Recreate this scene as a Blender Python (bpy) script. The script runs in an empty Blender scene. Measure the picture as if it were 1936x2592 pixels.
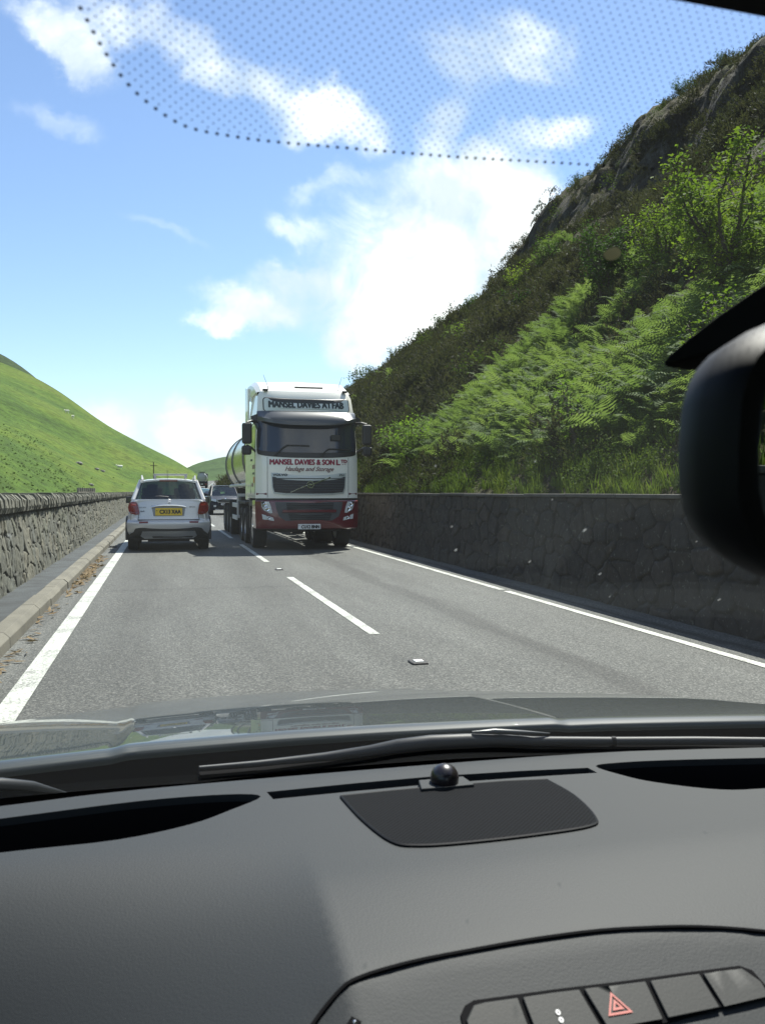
import bpy, bmesh, math, random
import numpy as np
from mathutils import Vector, Matrix
from mathutils.geometry import delaunay_2d_cdt
R = math.radians
scene = bpy.context.scene
COL = scene.collection

# ------------------------------------------------------------------ camera
cam_d = bpy.data.cameras.new('camera')
cam = bpy.data.objects.new('camera', cam_d)
COL.objects.link(cam)
CAM_H = 1.3
cam.location = (0, 0, CAM_H)
cam.rotation_euler = (R(88.66), 0, R(-14.2))
cam_d.sensor_fit = 'VERTICAL'
cam_d.sensor_height = 4.54
cam_d.sensor_width = 3.39
cam_d.lens = 3.85
cam_d.clip_start = 0.02
cam_d.clip_end = 9000
cam_d.dof.use_dof = True
cam_d.dof.focus_distance = 13.0
cam_d.dof.aperture_fstop = 2.6
scene.camera = cam

# ------------------------------------------------------------------ sun, sky, exposure
SUN_EL, SUN_AZ = R(58), R(40)          # azimuth from the road direction (+Y) towards +X
sun_dir = Vector((math.cos(SUN_EL) * math.sin(SUN_AZ), math.cos(SUN_EL) * math.cos(SUN_AZ), math.sin(SUN_EL)))
sl = bpy.data.lights.new('sun', 'SUN')
sl.energy = 5.0
sl.angle = R(0.53)
sl.color = (1.0, 0.955, 0.88)
so = bpy.data.objects.new('sun', sl)
COL.objects.link(so)
so.rotation_euler = sun_dir.to_track_quat('Z', 'Y').to_euler()

scene.view_settings.view_transform = 'Standard'
scene.view_settings.look = 'None'
scene.view_settings.exposure = 1.05
scene.view_settings.gamma = 1.0

world = bpy.data.worlds.new('World')
scene.world = world
world.use_nodes = True
wt = world.node_tree
wt.nodes.clear()


def nn(t, kind, **kw):
    n = t.nodes.new(kind)
    for k, v in kw.items():
        if k.startswith('i_'):
            n.inputs[k[2:].replace('_', ' ')].default_value = v
        else:
            setattr(n, k, v)
    return n


def mth(t, op, a, b=None, c=None, clamp=False):
    n = t.nodes.new('ShaderNodeMath')
    n.operation = op
    n.use_clamp = clamp
    for i, v in enumerate((a, b, c)):
        if v is None:
            continue
        if isinstance(v, (int, float)):
            n.inputs[i].default_value = v
        else:
            t.links.new(v, n.inputs[i])
    return n.outputs[0]


def build_world():
    t = wt
    L = t.links.new
    out = nn(t, 'ShaderNodeOutputWorld')
    bg = nn(t, 'ShaderNodeBackground')
    bg.inputs['Strength'].default_value = 0.09
    sky = nn(t, 'ShaderNodeTexSky')
    sky.sky_type = 'NISHITA'
    sky.sun_disc = False
    sky.sun_elevation = SUN_EL
    sky.sun_rotation = SUN_AZ
    sky.altitude = 200
    sky.air_density = 1.0
    sky.dust_density = 0.25
    sky.ozone_density = 1.6
    tc = nn(t, 'ShaderNodeTexCoord')
    sep = nn(t, 'ShaderNodeSeparateXYZ')
    L(tc.outputs['Generated'], sep.inputs[0])
    yy = mth(t, 'MAXIMUM', sep.outputs['Y'], 0.08)
    u = mth(t, 'DIVIDE', sep.outputs['X'], yy)
    v = mth(t, 'DIVIDE', sep.outputs['Z'], yy)
    cmb = nn(t, 'ShaderNodeCombineXYZ')
    L(u, cmb.inputs[0])
    L(v, cmb.inputs[1])
    # soft warp so the cloud edges billow
    wn = nn(t, 'ShaderNodeTexNoise')
    wn.inputs['Scale'].default_value = 9.0
    wn.inputs['Detail'].default_value = 5.0
    wn.inputs['Roughness'].default_value = 0.62
    L(cmb.outputs[0], wn.inputs['Vector'])
    sub = nn(t, 'ShaderNodeVectorMath', operation='SUBTRACT')
    L(wn.outputs['Color'], sub.inputs[0])
    sub.inputs[1].default_value = (0.5, 0.5, 0.5)
    sc = nn(t, 'ShaderNodeVectorMath', operation='SCALE')
    L(sub.outputs[0], sc.inputs[0])
    sc.inputs['Scale'].default_value = 0.11
    add = nn(t, 'ShaderNodeVectorMath', operation='ADD')
    L(cmb.outputs[0], add.inputs[0])
    L(sc.outputs[0], add.inputs[1])
    blobs = [(0.335,0.301,0.165,0.070,0,1),(0.389,0.238,0.124,0.090,0,1),(0.267,0.226,0.12,0.060,0,1),(0.245,0.170,0.07,0.035,0,.9),(0.353,0.375,0.12,0.046,0,.95),(0.413,0.330,0.08,0.090,0,1),
             (0.098,0.214,0.070,0.032,-10,.85),(0.056,0.194,0.034,0.015,0,.8),(-0.010,0.062,0.10,0.036,0,.9),(0.075,0.050,0.08,0.040,0,.95),(0.151,0.449,0.085,0.040,-15,.62),(0.194,0.438,0.062,0.040,0,.68),
             (0.068,0.463,0.062,0.030,0,.6),(-0.008,0.505,0.11,0.038,-10,.66),(-0.113,0.496,0.075,0.028,-35,.75),(-0.085,0.471,0.058,0.026,-40,.6),(0.424,0.549,0.080,0.045,0,.62),(0.468,0.442,0.075,0.026,15,.68),
             (0.151,0.315,0.040,0.020,-10,.45),(-0.104,0.404,0.048,0.020,-15,.36),(0.006,0.294,0.060,0.010,-15,.33),(0.330,0.444,0.062,0.030,30,.55),(0.194,0.361,0.055,0.018,20,.4),(0.353,0.518,0.058,0.033,-30,.5),
             (0.360,0.192,0.13,0.065,0,1),(0.151,0.250,0.055,0.024,0,.6),(0.667,0.721,0.290,0.053,0,.8),(-0.021,0.640,0.263,0.060,0,.8),(-0.5,0.40,0.17,0.066,-10,.8),(-0.6,0.14,0.2,0.05,-5,.8),
             (0.2,1.1,0.5,0.2,10,.8),(-0.9,0.9,0.5,0.2,0,.8),(1.3,0.9,0.4,0.2,0,.8)]
    tot = None
    for (bu, bv, bw, bh, ba, amp) in blobs:
        mp = nn(t, 'ShaderNodeMapping', vector_type='TEXTURE')
        mp.inputs['Location'].default_value = (bu, bv, 0)
        mp.inputs['Rotation'].default_value = (0, 0, R(ba))
        mp.inputs['Scale'].default_value = (bw, bh, 1)
        L(add.outputs[0], mp.inputs['Vector'])
        ln = nn(t, 'ShaderNodeVectorMath', operation='LENGTH')
        L(mp.outputs[0], ln.inputs[0])
        mr = nn(t, 'ShaderNodeMapRange', interpolation_type='SMOOTHSTEP')
        L(ln.outputs['Value'], mr.inputs['Value'])
        mr.inputs['From Min'].default_value = 0.25
        mr.inputs['From Max'].default_value = 1.35
        mr.inputs['To Min'].default_value = amp
        mr.inputs['To Max'].default_value = 0.0
        o = mr.outputs['Result']
        if tot is None:
            tot = o
        else:                       # soft union 1-(1-a)(1-b)
            ia = mth(t, 'SUBTRACT', 1.0, tot)
            ib = mth(t, 'SUBTRACT', 1.0, o)
            tot = mth(t, 'SUBTRACT', 1.0, mth(t, 'MULTIPLY', ia, ib))
    fn = nn(t, 'ShaderNodeTexNoise')
    fn.inputs['Scale'].default_value = 11.0
    fn.inputs['Detail'].default_value = 9.0
    fn.inputs['Roughness'].default_value = 0.68
    fn.inputs['Distortion'].default_value = 0.5
    L(cmb.outputs[0], fn.inputs['Vector'])
    nz = mth(t, 'MULTIPLY', mth(t, 'SUBTRACT', fn.outputs['Fac'], 0.5), 2.3)
    dens = mth(t, 'ADD', tot, mth(t, 'MULTIPLY', nz, mth(t, 'ADD', mth(t, 'MULTIPLY', tot, 0.8), 0.12)))
    mr = nn(t, 'ShaderNodeMapRange', interpolation_type='SMOOTHSTEP')
    L(dens, mr.inputs['Value'])
    mr.inputs['From Min'].default_value = 0.05
    mr.inputs['From Max'].default_value = 1.12
    # only in front of the viewer's half of the sky; elsewhere gentle scattered clouds
    front = nn(t, 'ShaderNodeMapRange', interpolation_type='SMOOTHSTEP')
    L(sep.outputs['Y'], front.inputs['Value'])
    front.inputs['From Min'].default_value = 0.1
    front.inputs['From Max'].default_value = 0.35
    bn = nn(t, 'ShaderNodeTexNoise')
    bn.inputs['Scale'].default_value = 2.6
    bn.inputs['Detail'].default_value = 8.0
    bn.inputs['Roughness'].default_value = 0.58
    L(tc.outputs['Generated'], bn.inputs['Vector'])
    bmr = nn(t, 'ShaderNodeMapRange', interpolation_type='SMOOTHSTEP')
    L(bn.outputs['Fac'], bmr.inputs['Value'])
    bmr.inputs['From Min'].default_value = 0.48
    bmr.inputs['From Max'].default_value = 0.66
    mixf = nn(t, 'ShaderNodeMix', data_type='FLOAT')
    L(front.outputs['Result'], mixf.inputs['Factor'])
    L(bmr.outputs['Result'], mixf.inputs['A'])
    L(mr.outputs['Result'], mixf.inputs['B'])
    mask = mixf.outputs['Result']
    # cloud body: bright, a little greyer where thin noise folds
    cn = nn(t, 'ShaderNodeTexNoise')
    cn.inputs['Scale'].default_value = 7.0
    cn.inputs['Detail'].default_value = 6.0
    L(cmb.outputs[0], cn.inputs['Vector'])
    cr = nn(t, 'ShaderNodeValToRGB')
    cr.color_ramp.elements[0].position = 0.40
    cr.color_ramp.elements[0].color = (4.9, 5.5, 6.0, 1)
    cr.color_ramp.elements[1].position = 0.56
    cr.color_ramp.elements[1].color = (8.0, 8.2, 8.2, 1)
    L(cn.outputs['Fac'], cr.inputs['Fac'])
    tint = nn(t, 'ShaderNodeMix', data_type='RGBA', blend_type='MULTIPLY')
    tint.inputs['Factor'].default_value = 1.0
    L(sky.outputs[0], tint.inputs['A'])
    tint.inputs['B'].default_value = SKY_TINT
    mixc = nn(t, 'ShaderNodeMix', data_type='RGBA')
    L(mask, mixc.inputs['Factor'])
    L(tint.outputs['Result'], mixc.inputs['A'])
    L(cr.outputs[0], mixc.inputs['B'])
    L(mixc.outputs['Result'], bg.inputs['Color'])
    L(bg.outputs[0], out.inputs['Surface'])


SKY_TINT = (0.90, 0.93, 1.0, 1)
build_world()


# ------------------------------------------------------------------ helpers
class MB:
    """collects shapes; build() links them as one mesh object"""

    def __init__(s):
        s.v = []
        s.f = []

    def add(s, verts, faces):
        b = len(s.v)
        s.v.extend([tuple(map(float, p)) for p in verts])
        s.f.extend([tuple(b + int(i) for i in f) for f in faces])
        return s

    def box(s, c, d, rz=0.0, rx=0.0, taper=1.0):
        x, y, z = d[0] / 2, d[1] / 2, d[2] / 2
        vs = []
        for sz in (-1, 1):
            k = 1.0 if sz < 0 else taper
            for sx, sy in ((-1, -1), (1, -1), (1, 1), (-1, 1)):
                vs.append(Vector((sx * x * k, sy * y * k, sz * z)))
        M = Matrix.Rotation(rz, 3, 'Z') @ Matrix.Rotation(rx, 3, 'X')
        vs = [M @ p + Vector(c) for p in vs]
        return s.add(vs, [(3, 2, 1, 0), (4, 5, 6, 7), (0, 1, 5, 4), (1, 2, 6, 5), (2, 3, 7, 6), (3, 0, 4, 7)])

    def tube(s, pts, r, n=8, caps=True):
        pts = [Vector(p) for p in pts]
        rs = r if isinstance(r, (list, tuple)) else [r] * len(pts)
        rings = []
        prev = None
        for i, p in enumerate(pts):
            a = pts[max(i - 1, 0)]
            b = pts[min(i + 1, len(pts) - 1)]
            d = (b - a)
            if d.length < 1e-9:
                d = Vector((0, 0, 1))
            d.normalize()
            ref = prev if prev is not None else (Vector((0, 0, 1)) if abs(d.z) < 0.9 else Vector((1, 0, 0)))
            x = ref - d * ref.dot(d)
            if x.length < 1e-6:
                x = d.orthogonal()
            x.normalize()
            y = d.cross(x)
            prev = x
            rings.append([p + (x * math.cos(2 * math.pi * k / n) + y * math.sin(2 * math.pi * k / n)) * rs[i] for k in range(n)])
        return s.loft(rings, caps=caps)

    def loft(s, rings, caps=True, closed=True):
        n = len(rings[0])
        vs = [p for r_ in rings for p in r_]
        fs = []
        for i in range(len(rings) - 1):
            for k in range(n if closed else n - 1):
                k2 = (k + 1) % n
                fs.append((i * n + k, i * n + k2, (i + 1) * n + k2, (i + 1) * n + k))
        if caps:
            fs.append(tuple(reversed(range(n))))
            fs.append(tuple((len(rings) - 1) * n + k for k in range(n)))
        return s.add(vs, fs)

    def prism(s, poly, fn0, fn1):
        """poly: 2D outline; fn0/fn1 map (a,b) to the two ends"""
        n = len(poly)
        vs = [fn0(*p) for p in poly] + [fn1(*p) for p in poly]
        fs = [tuple(range(n)), tuple(reversed(range(n, 2 * n)))]
        for k in range(n):
            k2 = (k + 1) % n
            fs.append((k, n + k, n + k2, k2))
        return s.add(vs, fs)

    def lathe(s, prof, axis='X', c=(0, 0, 0), n=24, closed=False):
        """prof: (along, radius)"""
        rings = []
        for a, r_ in prof:
            ring = []
            for k in range(n):
                t = 2 * math.pi * k / n
                u, v = r_ * math.cos(t), r_ * math.sin(t)
                p = {'X': (a, u, v), 'Y': (u, a, v), 'Z': (u, v, a)}[axis]
                ring.append((p[0] + c[0], p[1] + c[1], p[2] + c[2]))
            rings.append(ring)
        if closed:
            rings.append(rings[0])
        return s.loft(rings, caps=not closed)

    def ball(s, c, r, nu=12, nv=8, squash=(1, 1, 1)):
        rings = []
        for j in range(nv + 1):
            ph = math.pi * j / nv - math.pi / 2
            rr = max(math.cos(ph), 1e-4)
            rings.append([(c[0] + r * rr * math.cos(2 * math.pi * k / nu) * squash[0], c[1] + r * rr * math.sin(2 * math.pi * k / nu) * squash[1], c[2] + r * math.sin(ph) * squash[2]) for k in range(nu)])
        return s.loft(rings)

    def patch(s, poly, fn, thick=0.0, tn=None, step=0.08, holes=(), extra=()):
        """fill a 2D outline, map every vertex with fn(a,b) -> 3D; back skirt of depth thick along tn"""
        pts = [tuple(p) for p in poly]
        edges = [(i, (i + 1) % len(pts)) for i in range(len(pts))]
        for h in holes:
            b = len(pts)
            pts += [tuple(p) for p in h]
            edges += [(b + i, b + (i + 1) % len(h)) for i in range(len(h))]
        pts += list(extra)
        xs = [p[0] for p in poly]
        ys = [p[1] for p in poly]
        a = min(xs) + step * 0.5
        while a < max(xs):
            b = min(ys) + step * 0.5
            while b < max(ys):
                if inside(a, b, poly) and edge_dist(a, b, poly) > step * 0.3 and not any(inside(a, b, h) or edge_dist(a, b, h) < step * .3 for h in holes):
                    pts.append((a, b))
                b += step
            a += step
        V, E_, F, *_ = delaunay_2d_cdt([Vector(p) for p in pts], edges, [], 0, 1e-7)
        fs = []
        for f in F:
            cx = sum(V[i][0] for i in f) / len(f)
            cy = sum(V[i][1] for i in f) / len(f)
            if inside(cx, cy, poly) and not any(inside(cx, cy, h) for h in holes):
                fs.append(tuple(f))
        vs = [fn(p[0], p[1]) for p in V]
        s.add(vs, fs)
        if thick:
            t = Vector(tn) * thick
            for loop in [poly] + list(holes):
                top = [Vector(fn(*p)) for p in loop]
                n = len(top)
                s.add(top + [p + t for p in top], [(k, n + k, n + (k + 1) % n, (k + 1) % n) for k in range(n)])
        return s

    def build(s, name, m, parent=None, smooth=None, bevel=0.0, loc=None):
        me = bpy.data.meshes.new(name)
        me.from_pydata(s.v, [], s.f)
        me.update()
        bm = bmesh.new()
        bm.from_mesh(me)
        bmesh.ops.remove_doubles(bm, verts=bm.verts, dist=1e-6)
        bmesh.ops.recalc_face_normals(bm, faces=bm.faces)
        bm.to_mesh(me)
        bm.free()
        me.materials.append(m)
        if smooth is not None:
            for p in me.polygons:
                p.use_smooth = True
            me.set_sharp_from_angle(angle=R(smooth))
        o = bpy.data.objects.new(name, me)
        COL.objects.link(o)
        if parent is not None:
            o.parent = parent
        if loc is not None:
            o.location = loc
        if bevel:
            b = o.modifiers.new('bevel', 'BEVEL')
            b.width = bevel
            b.segments = 2
            b.limit_method = 'ANGLE'
            b.angle_limit = R(35)
        return o


def inside(x, y, poly):
    c = False
    n = len(poly)
    j = n - 1
    for i in range(n):
        xi, yi = poly[i][0], poly[i][1]
        xj, yj = poly[j][0], poly[j][1]
        if (yi > y) != (yj > y) and x < (xj - xi) * (y - yi) / (yj - yi) + xi:
            c = not c
        j = i
    return c


def edge_dist(x, y, poly):
    best = 1e9
    n = len(poly)
    for i in range(n):
        ax, ay = poly[i][0], poly[i][1]
        bx, by = poly[(i + 1) % n][0], poly[(i + 1) % n][1]
        dx, dy = bx - ax, by - ay
        l = dx * dx + dy * dy
        t = 0 if l == 0 else max(0, min(1, ((x - ax) * dx + (y - ay) * dy) / l))
        best = min(best, math.hypot(x - ax - t * dx, y - ay - t * dy))
    return best


def smooth_curve(pts, n=8, closed=False):
    """Catmull-Rom through 2D/3D points"""
    P = [Vector(p) for p in pts]
    m = len(P)
    out = []
    rng = range(m if closed else m - 1)
    for i in rng:
        p0 = P[(i - 1) % m] if closed or i > 0 else P[0]
        p1, p2 = P[i], P[(i + 1) % m]
        p3 = P[(i + 2) % m] if closed or i + 2 < m else P[-1]
        for k in range(n):
            t = k / n
            out.append(0.5 * ((2 * p1) + (p2 - p0) * t + (2 * p0 - 5 * p1 + 4 * p2 - p3) * t * t + (3 * p1 - p0 - 3 * p2 + p3) * t ** 3))
    if not closed:
        out.append(P[-1])
    return [tuple(p) for p in out]


def np_mesh(name, V, F, m, parent=None, smooth=True, attrs=None):
    """big mesh from numpy arrays (F: quads or tris)"""
    me = bpy.data.meshes.new(name)
    V = np.asarray(V, dtype=np.float32)
    F = np.asarray(F, dtype=np.int32)
    k = F.shape[1]
    me.vertices.add(len(V))
    me.vertices.foreach_set('co', V.ravel())
    me.loops.add(F.size)
    me.loops.foreach_set('vertex_index', F.ravel())
    me.polygons.add(len(F))
    me.polygons.foreach_set('loop_start', np.arange(0, F.size, k, dtype=np.int32))
    me.polygons.foreach_set('loop_total', np.full(len(F), k, dtype=np.int32))
    me.polygons.foreach_set('use_smooth', np.full(len(F), smooth, dtype=bool))
    me.update(calc_edges=True)
    me.validate()
    for an, val in (attrs or {}).items():
        a = me.attributes.new(an, 'FLOAT', 'POINT')
        a.data.foreach_set('value', np.asarray(val, dtype=np.float32).ravel())
    me.materials.append(m)
    o = bpy.data.objects.new(name, me)
    COL.objects.link(o)
    if parent is not None:
        o.parent = parent
    return o


def grid_faces(nu, nv):
    i = np.arange(nu - 1)[:, None]
    j = np.arange(nv - 1)[None, :]
    a = i * nv + j
    return np.stack([a, a + nv, a + nv + 1, a + 1], -1).reshape(-1, 4)


def tag(o, label=None, cat=None, group=None, kind=None):
    if label:
        o['label'] = label
    if cat:
        o['category'] = cat
    if group:
        o['group'] = group
    if kind:
        o['kind'] = kind
    return o


def thing(name, label, cat, loc=(0, 0, 0), rz=0.0, group=None, scale=1.0):
    o = bpy.data.objects.new(name, None)
    COL.objects.link(o)
    o.location = loc
    o.rotation_euler = (0, 0, rz)
    o.scale = (scale,) * 3
    o.empty_display_size = 0.2
    return tag(o, label, cat, group)


def copy_child(src, parent, loc=None, rot=None):
    c = src.copy()
    COL.objects.link(c)
    c.parent = parent
    if loc is not None:
        c.location = loc
    if rot is not None:
        c.rotation_euler = rot
    for ch in [x for x in COL.objects if x.parent == src]:
        g = ch.copy()
        COL.objects.link(g)
        g.parent = c
    return c


# value noise, vectorised
_rs = np.random.RandomState(7)
_LAT = _rs.rand(256, 256)


def vnoise(x, y, seed=0):
    x = np.asarray(x, float) + seed * 17.31
    y = np.asarray(y, float) + seed * 9.77
    xi, yi = np.floor(x).astype(int), np.floor(y).astype(int)
    fx, fy = x - xi, y - yi
    fx, fy = fx * fx * (3 - 2 * fx), fy * fy * (3 - 2 * fy)
    g = lambda a, b: _LAT[a & 255, b & 255]
    return (g(xi, yi) * (1 - fx) + g(xi + 1, yi) * fx) * (1 - fy) + (g(xi, yi + 1) * (1 - fx) + g(xi + 1, yi + 1) * fx) * fy - 0.5


def fbm(x, y, oct=5, seed=0, rough=0.5):
    t, a, f = 0, 1.0, 1.0
    for o in range(oct):
        t = t + a * vnoise(np.asarray(x) * f, np.asarray(y) * f, seed + o)
        a *= rough
        f *= 2.03
    return t


# text -> flat triangles/polygons, unit cap height about 1, origin at centre
def text_shape(s, bold=0.0, shear=0.0, space=1.0):
    c = bpy.data.curves.new('lettering_source', 'FONT')
    c.body = s
    c.offset = bold
    c.shear = shear
    c.space_character = space
    c.align_x = 'CENTER'
    c.align_y = 'CENTER'
    c.resolution_u = 3
    o = bpy.data.objects.new('lettering_source', c)
    COL.objects.link(o)
    dg = bpy.context.evaluated_depsgraph_get()
    dg.update()
    me = bpy.data.meshes.new_from_object(o.evaluated_get(dg))
    vs = np.array([v.co[:] for v in me.vertices])
    fs = [tuple(p.vertices) for p in me.polygons]
    bpy.data.objects.remove(o)
    bpy.data.curves.remove(c)
    bpy.data.meshes.remove(me)
    lo, hi = vs.min(0), vs.max(0)
    vs = vs - (lo + hi) / 2
    return vs, fs, (hi - lo)


def lettering(mb, s, width, height, fn, bold=0.02, shear=0.0, space=1.0, thick=0.0):
    """fn(a,b) -> 3D for letter coordinates centred on 0"""
    vs, fs, d = text_shape(s, bold, shear, space)
    kx, ky = width / d[0], height / d[1]
    offs = [(0, 0)] if not thick else [(0, 0), (thick, 0), (-thick, 0), (0, thick * .7), (0, -thick * .7)]
    for n_, (ox, oz) in enumerate(offs):
        P = [Vector(fn(p[0] * kx + ox, p[1] * ky + oz)) for p in vs]
        P = [(p.x, p.y - .0008 * n_, p.z) for p in P]
        mb.add(P, fs)
    return mb


# ------------------------------------------------------------------ materials
def mat(name, col, rough=0.6, metal=0.0, coat=0.0, spec=0.5, bump=0.0, bscale=40.0, var=0.0, vscale=6.0, coords='Object', col2=None, coat_rough=0.03, trans=0.0):
    m = bpy.data.materials.new(name)
    m.use_nodes = True
    t = m.node_tree
    b = t.nodes['Principled BSDF']
    b.inputs['Base Color'].default_value = (*col, 1)
    b.inputs['Roughness'].default_value = rough
    b.inputs['Metallic'].default_value = metal
    b.inputs['Coat Weight'].default_value = coat
    b.inputs['Coat Roughness'].default_value = coat_rough
    b.inputs['Specular IOR Level'].default_value = spec
    if trans:
        b.inputs['Transmission Weight'].default_value = trans
    if var or col2 or bump:
        tc = nn(t, 'ShaderNodeTexCoord')
    if var or col2:
        nz = nn(t, 'ShaderNodeTexNoise')
        nz.inputs['Scale'].default_value = vscale
        nz.inputs['Detail'].default_value = 6
        t.links.new(tc.outputs[coords], nz.inputs['Vector'])
        cr = nn(t, 'ShaderNodeValToRGB')
        c2 = col2 or tuple(min(1, c * (1 + var)) for c in col)
        c1 = col if col2 else tuple(c * (1 - var) for c in col)
        cr.color_ramp.elements[0].position = 0.35
        cr.color_ramp.elements[1].position = 0.65
        cr.color_ramp.elements[0].color = (*c1, 1)
        cr.color_ramp.elements[1].color = (*c2, 1)
        t.links.new(nz.outputs['Fac'], cr.inputs['Fac'])
        t.links.new(cr.outputs[0], b.inputs['Base Color'])
    if bump:
        bn = nn(t, 'ShaderNodeTexNoise')
        bn.inputs['Scale'].default_value = bscale
        bn.inputs['Detail'].default_value = 4
        t.links.new(tc.outputs[coords], bn.inputs['Vector'])
        bp = nn(t, 'ShaderNodeBump')
        bp.inputs['Strength'].default_value = bump
        bp.inputs['Distance'].default_value = 0.4 / bscale
        t.links.new(bn.outputs['Fac'], bp.inputs['Height'])
        t.links.new(bp.outputs[0], b.inputs['Normal'])
    return m


def glass_mat(name, tint=(1, 1, 1), rough=0.0, f0=0.04, dirt=0.0, refl=1.0):
    """pane: see-through with a mirror-like surface reflection that grows at grazing angles"""
    m = bpy.data.materials.new(name)
    m.use_nodes = True
    t = m.node_tree
    t.nodes.clear()
    out = nn(t, 'ShaderNodeOutputMaterial')
    tr = nn(t, 'ShaderNodeBsdfTransparent')
    tr.inputs[0].default_value = (*tint, 1)
    gl = nn(t, 'ShaderNodeBsdfGlossy')
    gl.inputs['Roughness'].default_value = rough
    gl.inputs['Color'].default_value = (0.95, 1.0, 0.97, 1)
    lw = nn(t, 'ShaderNodeLayerWeight')
    p = mth(t, 'POWER', lw.outputs['Facing'], 5.0)
    fr = mth(t, 'MULTIPLY', mth(t, 'ADD', mth(t, 'MULTIPLY', p, 1 - f0), f0), refl)
    mx = nn(t, 'ShaderNodeMixShader')
    t.links.new(fr, mx.inputs[0])
    t.links.new(tr.outputs[0], mx.inputs[1])
    t.links.new(gl.outputs[0], mx.inputs[2])
    last = mx.outputs[0]
    if dirt:
        df = nn(t, 'ShaderNodeBsdfTranslucent')
        df.inputs[0].default_value = (0.6, 0.62, 0.62, 1)
        m2 = nn(t, 'ShaderNodeMixShader')
        m2.inputs[0].default_value = dirt
        t.links.new(last, m2.inputs[1])
        t.links.new(df.outputs[0], m2.inputs[2])
        last = m2.outputs[0]
    t.links.new(last, out.inputs[0])
    return m


def leaf_mat(name, cols, trans=0.35, rough=0.75, vscale=0.35):
    """foliage: colour varies per instance / in clumps, some light passes through the leaf"""
    m = bpy.data.materials.new(name)
    m.use_nodes = True
    t = m.node_tree
    t.nodes.clear()
    out = nn(t, 'ShaderNodeOutputMaterial')
    oi = nn(t, 'ShaderNodeObjectInfo')
    geo = nn(t, 'ShaderNodeNewGeometry')
    nz = nn(t, 'ShaderNodeTexNoise')
    nz.inputs['Scale'].default_value = vscale
    nz.inputs['Detail'].default_value = 5
    t.links.new(geo.outputs['Position'], nz.inputs['Vector'])
    f = mth(t, 'ADD', mth(t, 'MULTIPLY', oi.outputs['Random'], 0.22), mth(t, 'MULTIPLY', geo.outputs['Random Per Island'], 0.15))
    f = mth(t, 'ADD', f, mth(t, 'MULTIPLY', mth(t, 'SUBTRACT', nz.outputs['Fac'], 0.3), 1.0), clamp=True)
    cr = nn(t, 'ShaderNodeValToRGB')
    el = cr.color_ramp.elements
    while len(el) < len(cols):
        el.new(0.5)
    for i, c in enumerate(cols):
        el[i].position = 0.1 + 0.8 * i / max(1, len(cols) - 1)
        el[i].color = (*c, 1)
    t.links.new(f, cr.inputs['Fac'])
    b = nn(t, 'ShaderNodeBsdfPrincipled')
    b.inputs['Roughness'].default_value = rough
    b.inputs['Specular IOR Level'].default_value = 0.12
    t.links.new(cr.outputs[0], b.inputs['Base Color'])
    tl = nn(t, 'ShaderNodeBsdfTranslucent')
    mul = nn(t, 'ShaderNodeMix', data_type='RGBA', blend_type='MULTIPLY')
    mul.inputs['Factor'].default_value = 1
    t.links.new(cr.outputs[0], mul.inputs['A'])
    mul.inputs['B'].default_value = (1.12, 1.15, 0.58, 1)
    t.links.new(mul.outputs['Result'], tl.inputs[0])
    mx = nn(t, 'ShaderNodeMixShader')
    mx.inputs[0].default_value = trans
    t.links.new(b.outputs[0], mx.inputs[1])
    t.links.new(tl.outputs[0], mx.inputs[2])
    t.links.new(mx.outputs[0], out.inputs[0])
    return m
# ================================================================== SETTING
# the road: straight past the walls, then climbing gently and swinging right
_ty = np.array([-60, 0, 60, 90, 120, 180, 243, 300, 340, 400, 470])
_tx = np.array([1.87, 1.87, 1.87, 2.3, 3.4, 7.2, 12.5, 17.6, 23, 36, 58])
_tz = np.array([0, 0, 0, 0.08, 0.3, 1.25, 2.95, 4.9, 5.6, 5.6, 5.0])
_yy = np.arange(-60, 471, 1.0)
_k = np.exp(-0.5 * (np.arange(-30, 31) / 11.0) ** 2)
_k /= _k.sum()
_sx = np.convolve(np.pad(np.interp(_yy, _ty, _tx), 30, mode='edge'), _k, 'valid')
_sz = np.convolve(np.pad(np.interp(_yy, _ty, _tz), 30, mode='edge'), _k, 'valid')
RX = lambda y: np.interp(y, _yy, _sx) - 1.87      # shift of the road from its straight line
RZ = lambda y: np.interp(y, _yy, _sz)


def ribbon(name, m, x0, x1, ys, dz, z0=0.0, z1=0.0, nx=2, kind='structure'):
    xs = np.linspace(x0, x1, nx)
    zs = np.linspace(z0, z1, nx)
    V = np.stack([np.stack([RX(ys) + x, ys, RZ(ys) + dz + z], -1) for x, z in zip(xs, zs)], 1).reshape(-1, 3)
    F = grid_faces(len(ys), nx)[:, ::-1]
    o = np_mesh(name, V, F, m, smooth=True)
    if kind:
        o['kind'] = kind
    return o


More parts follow.
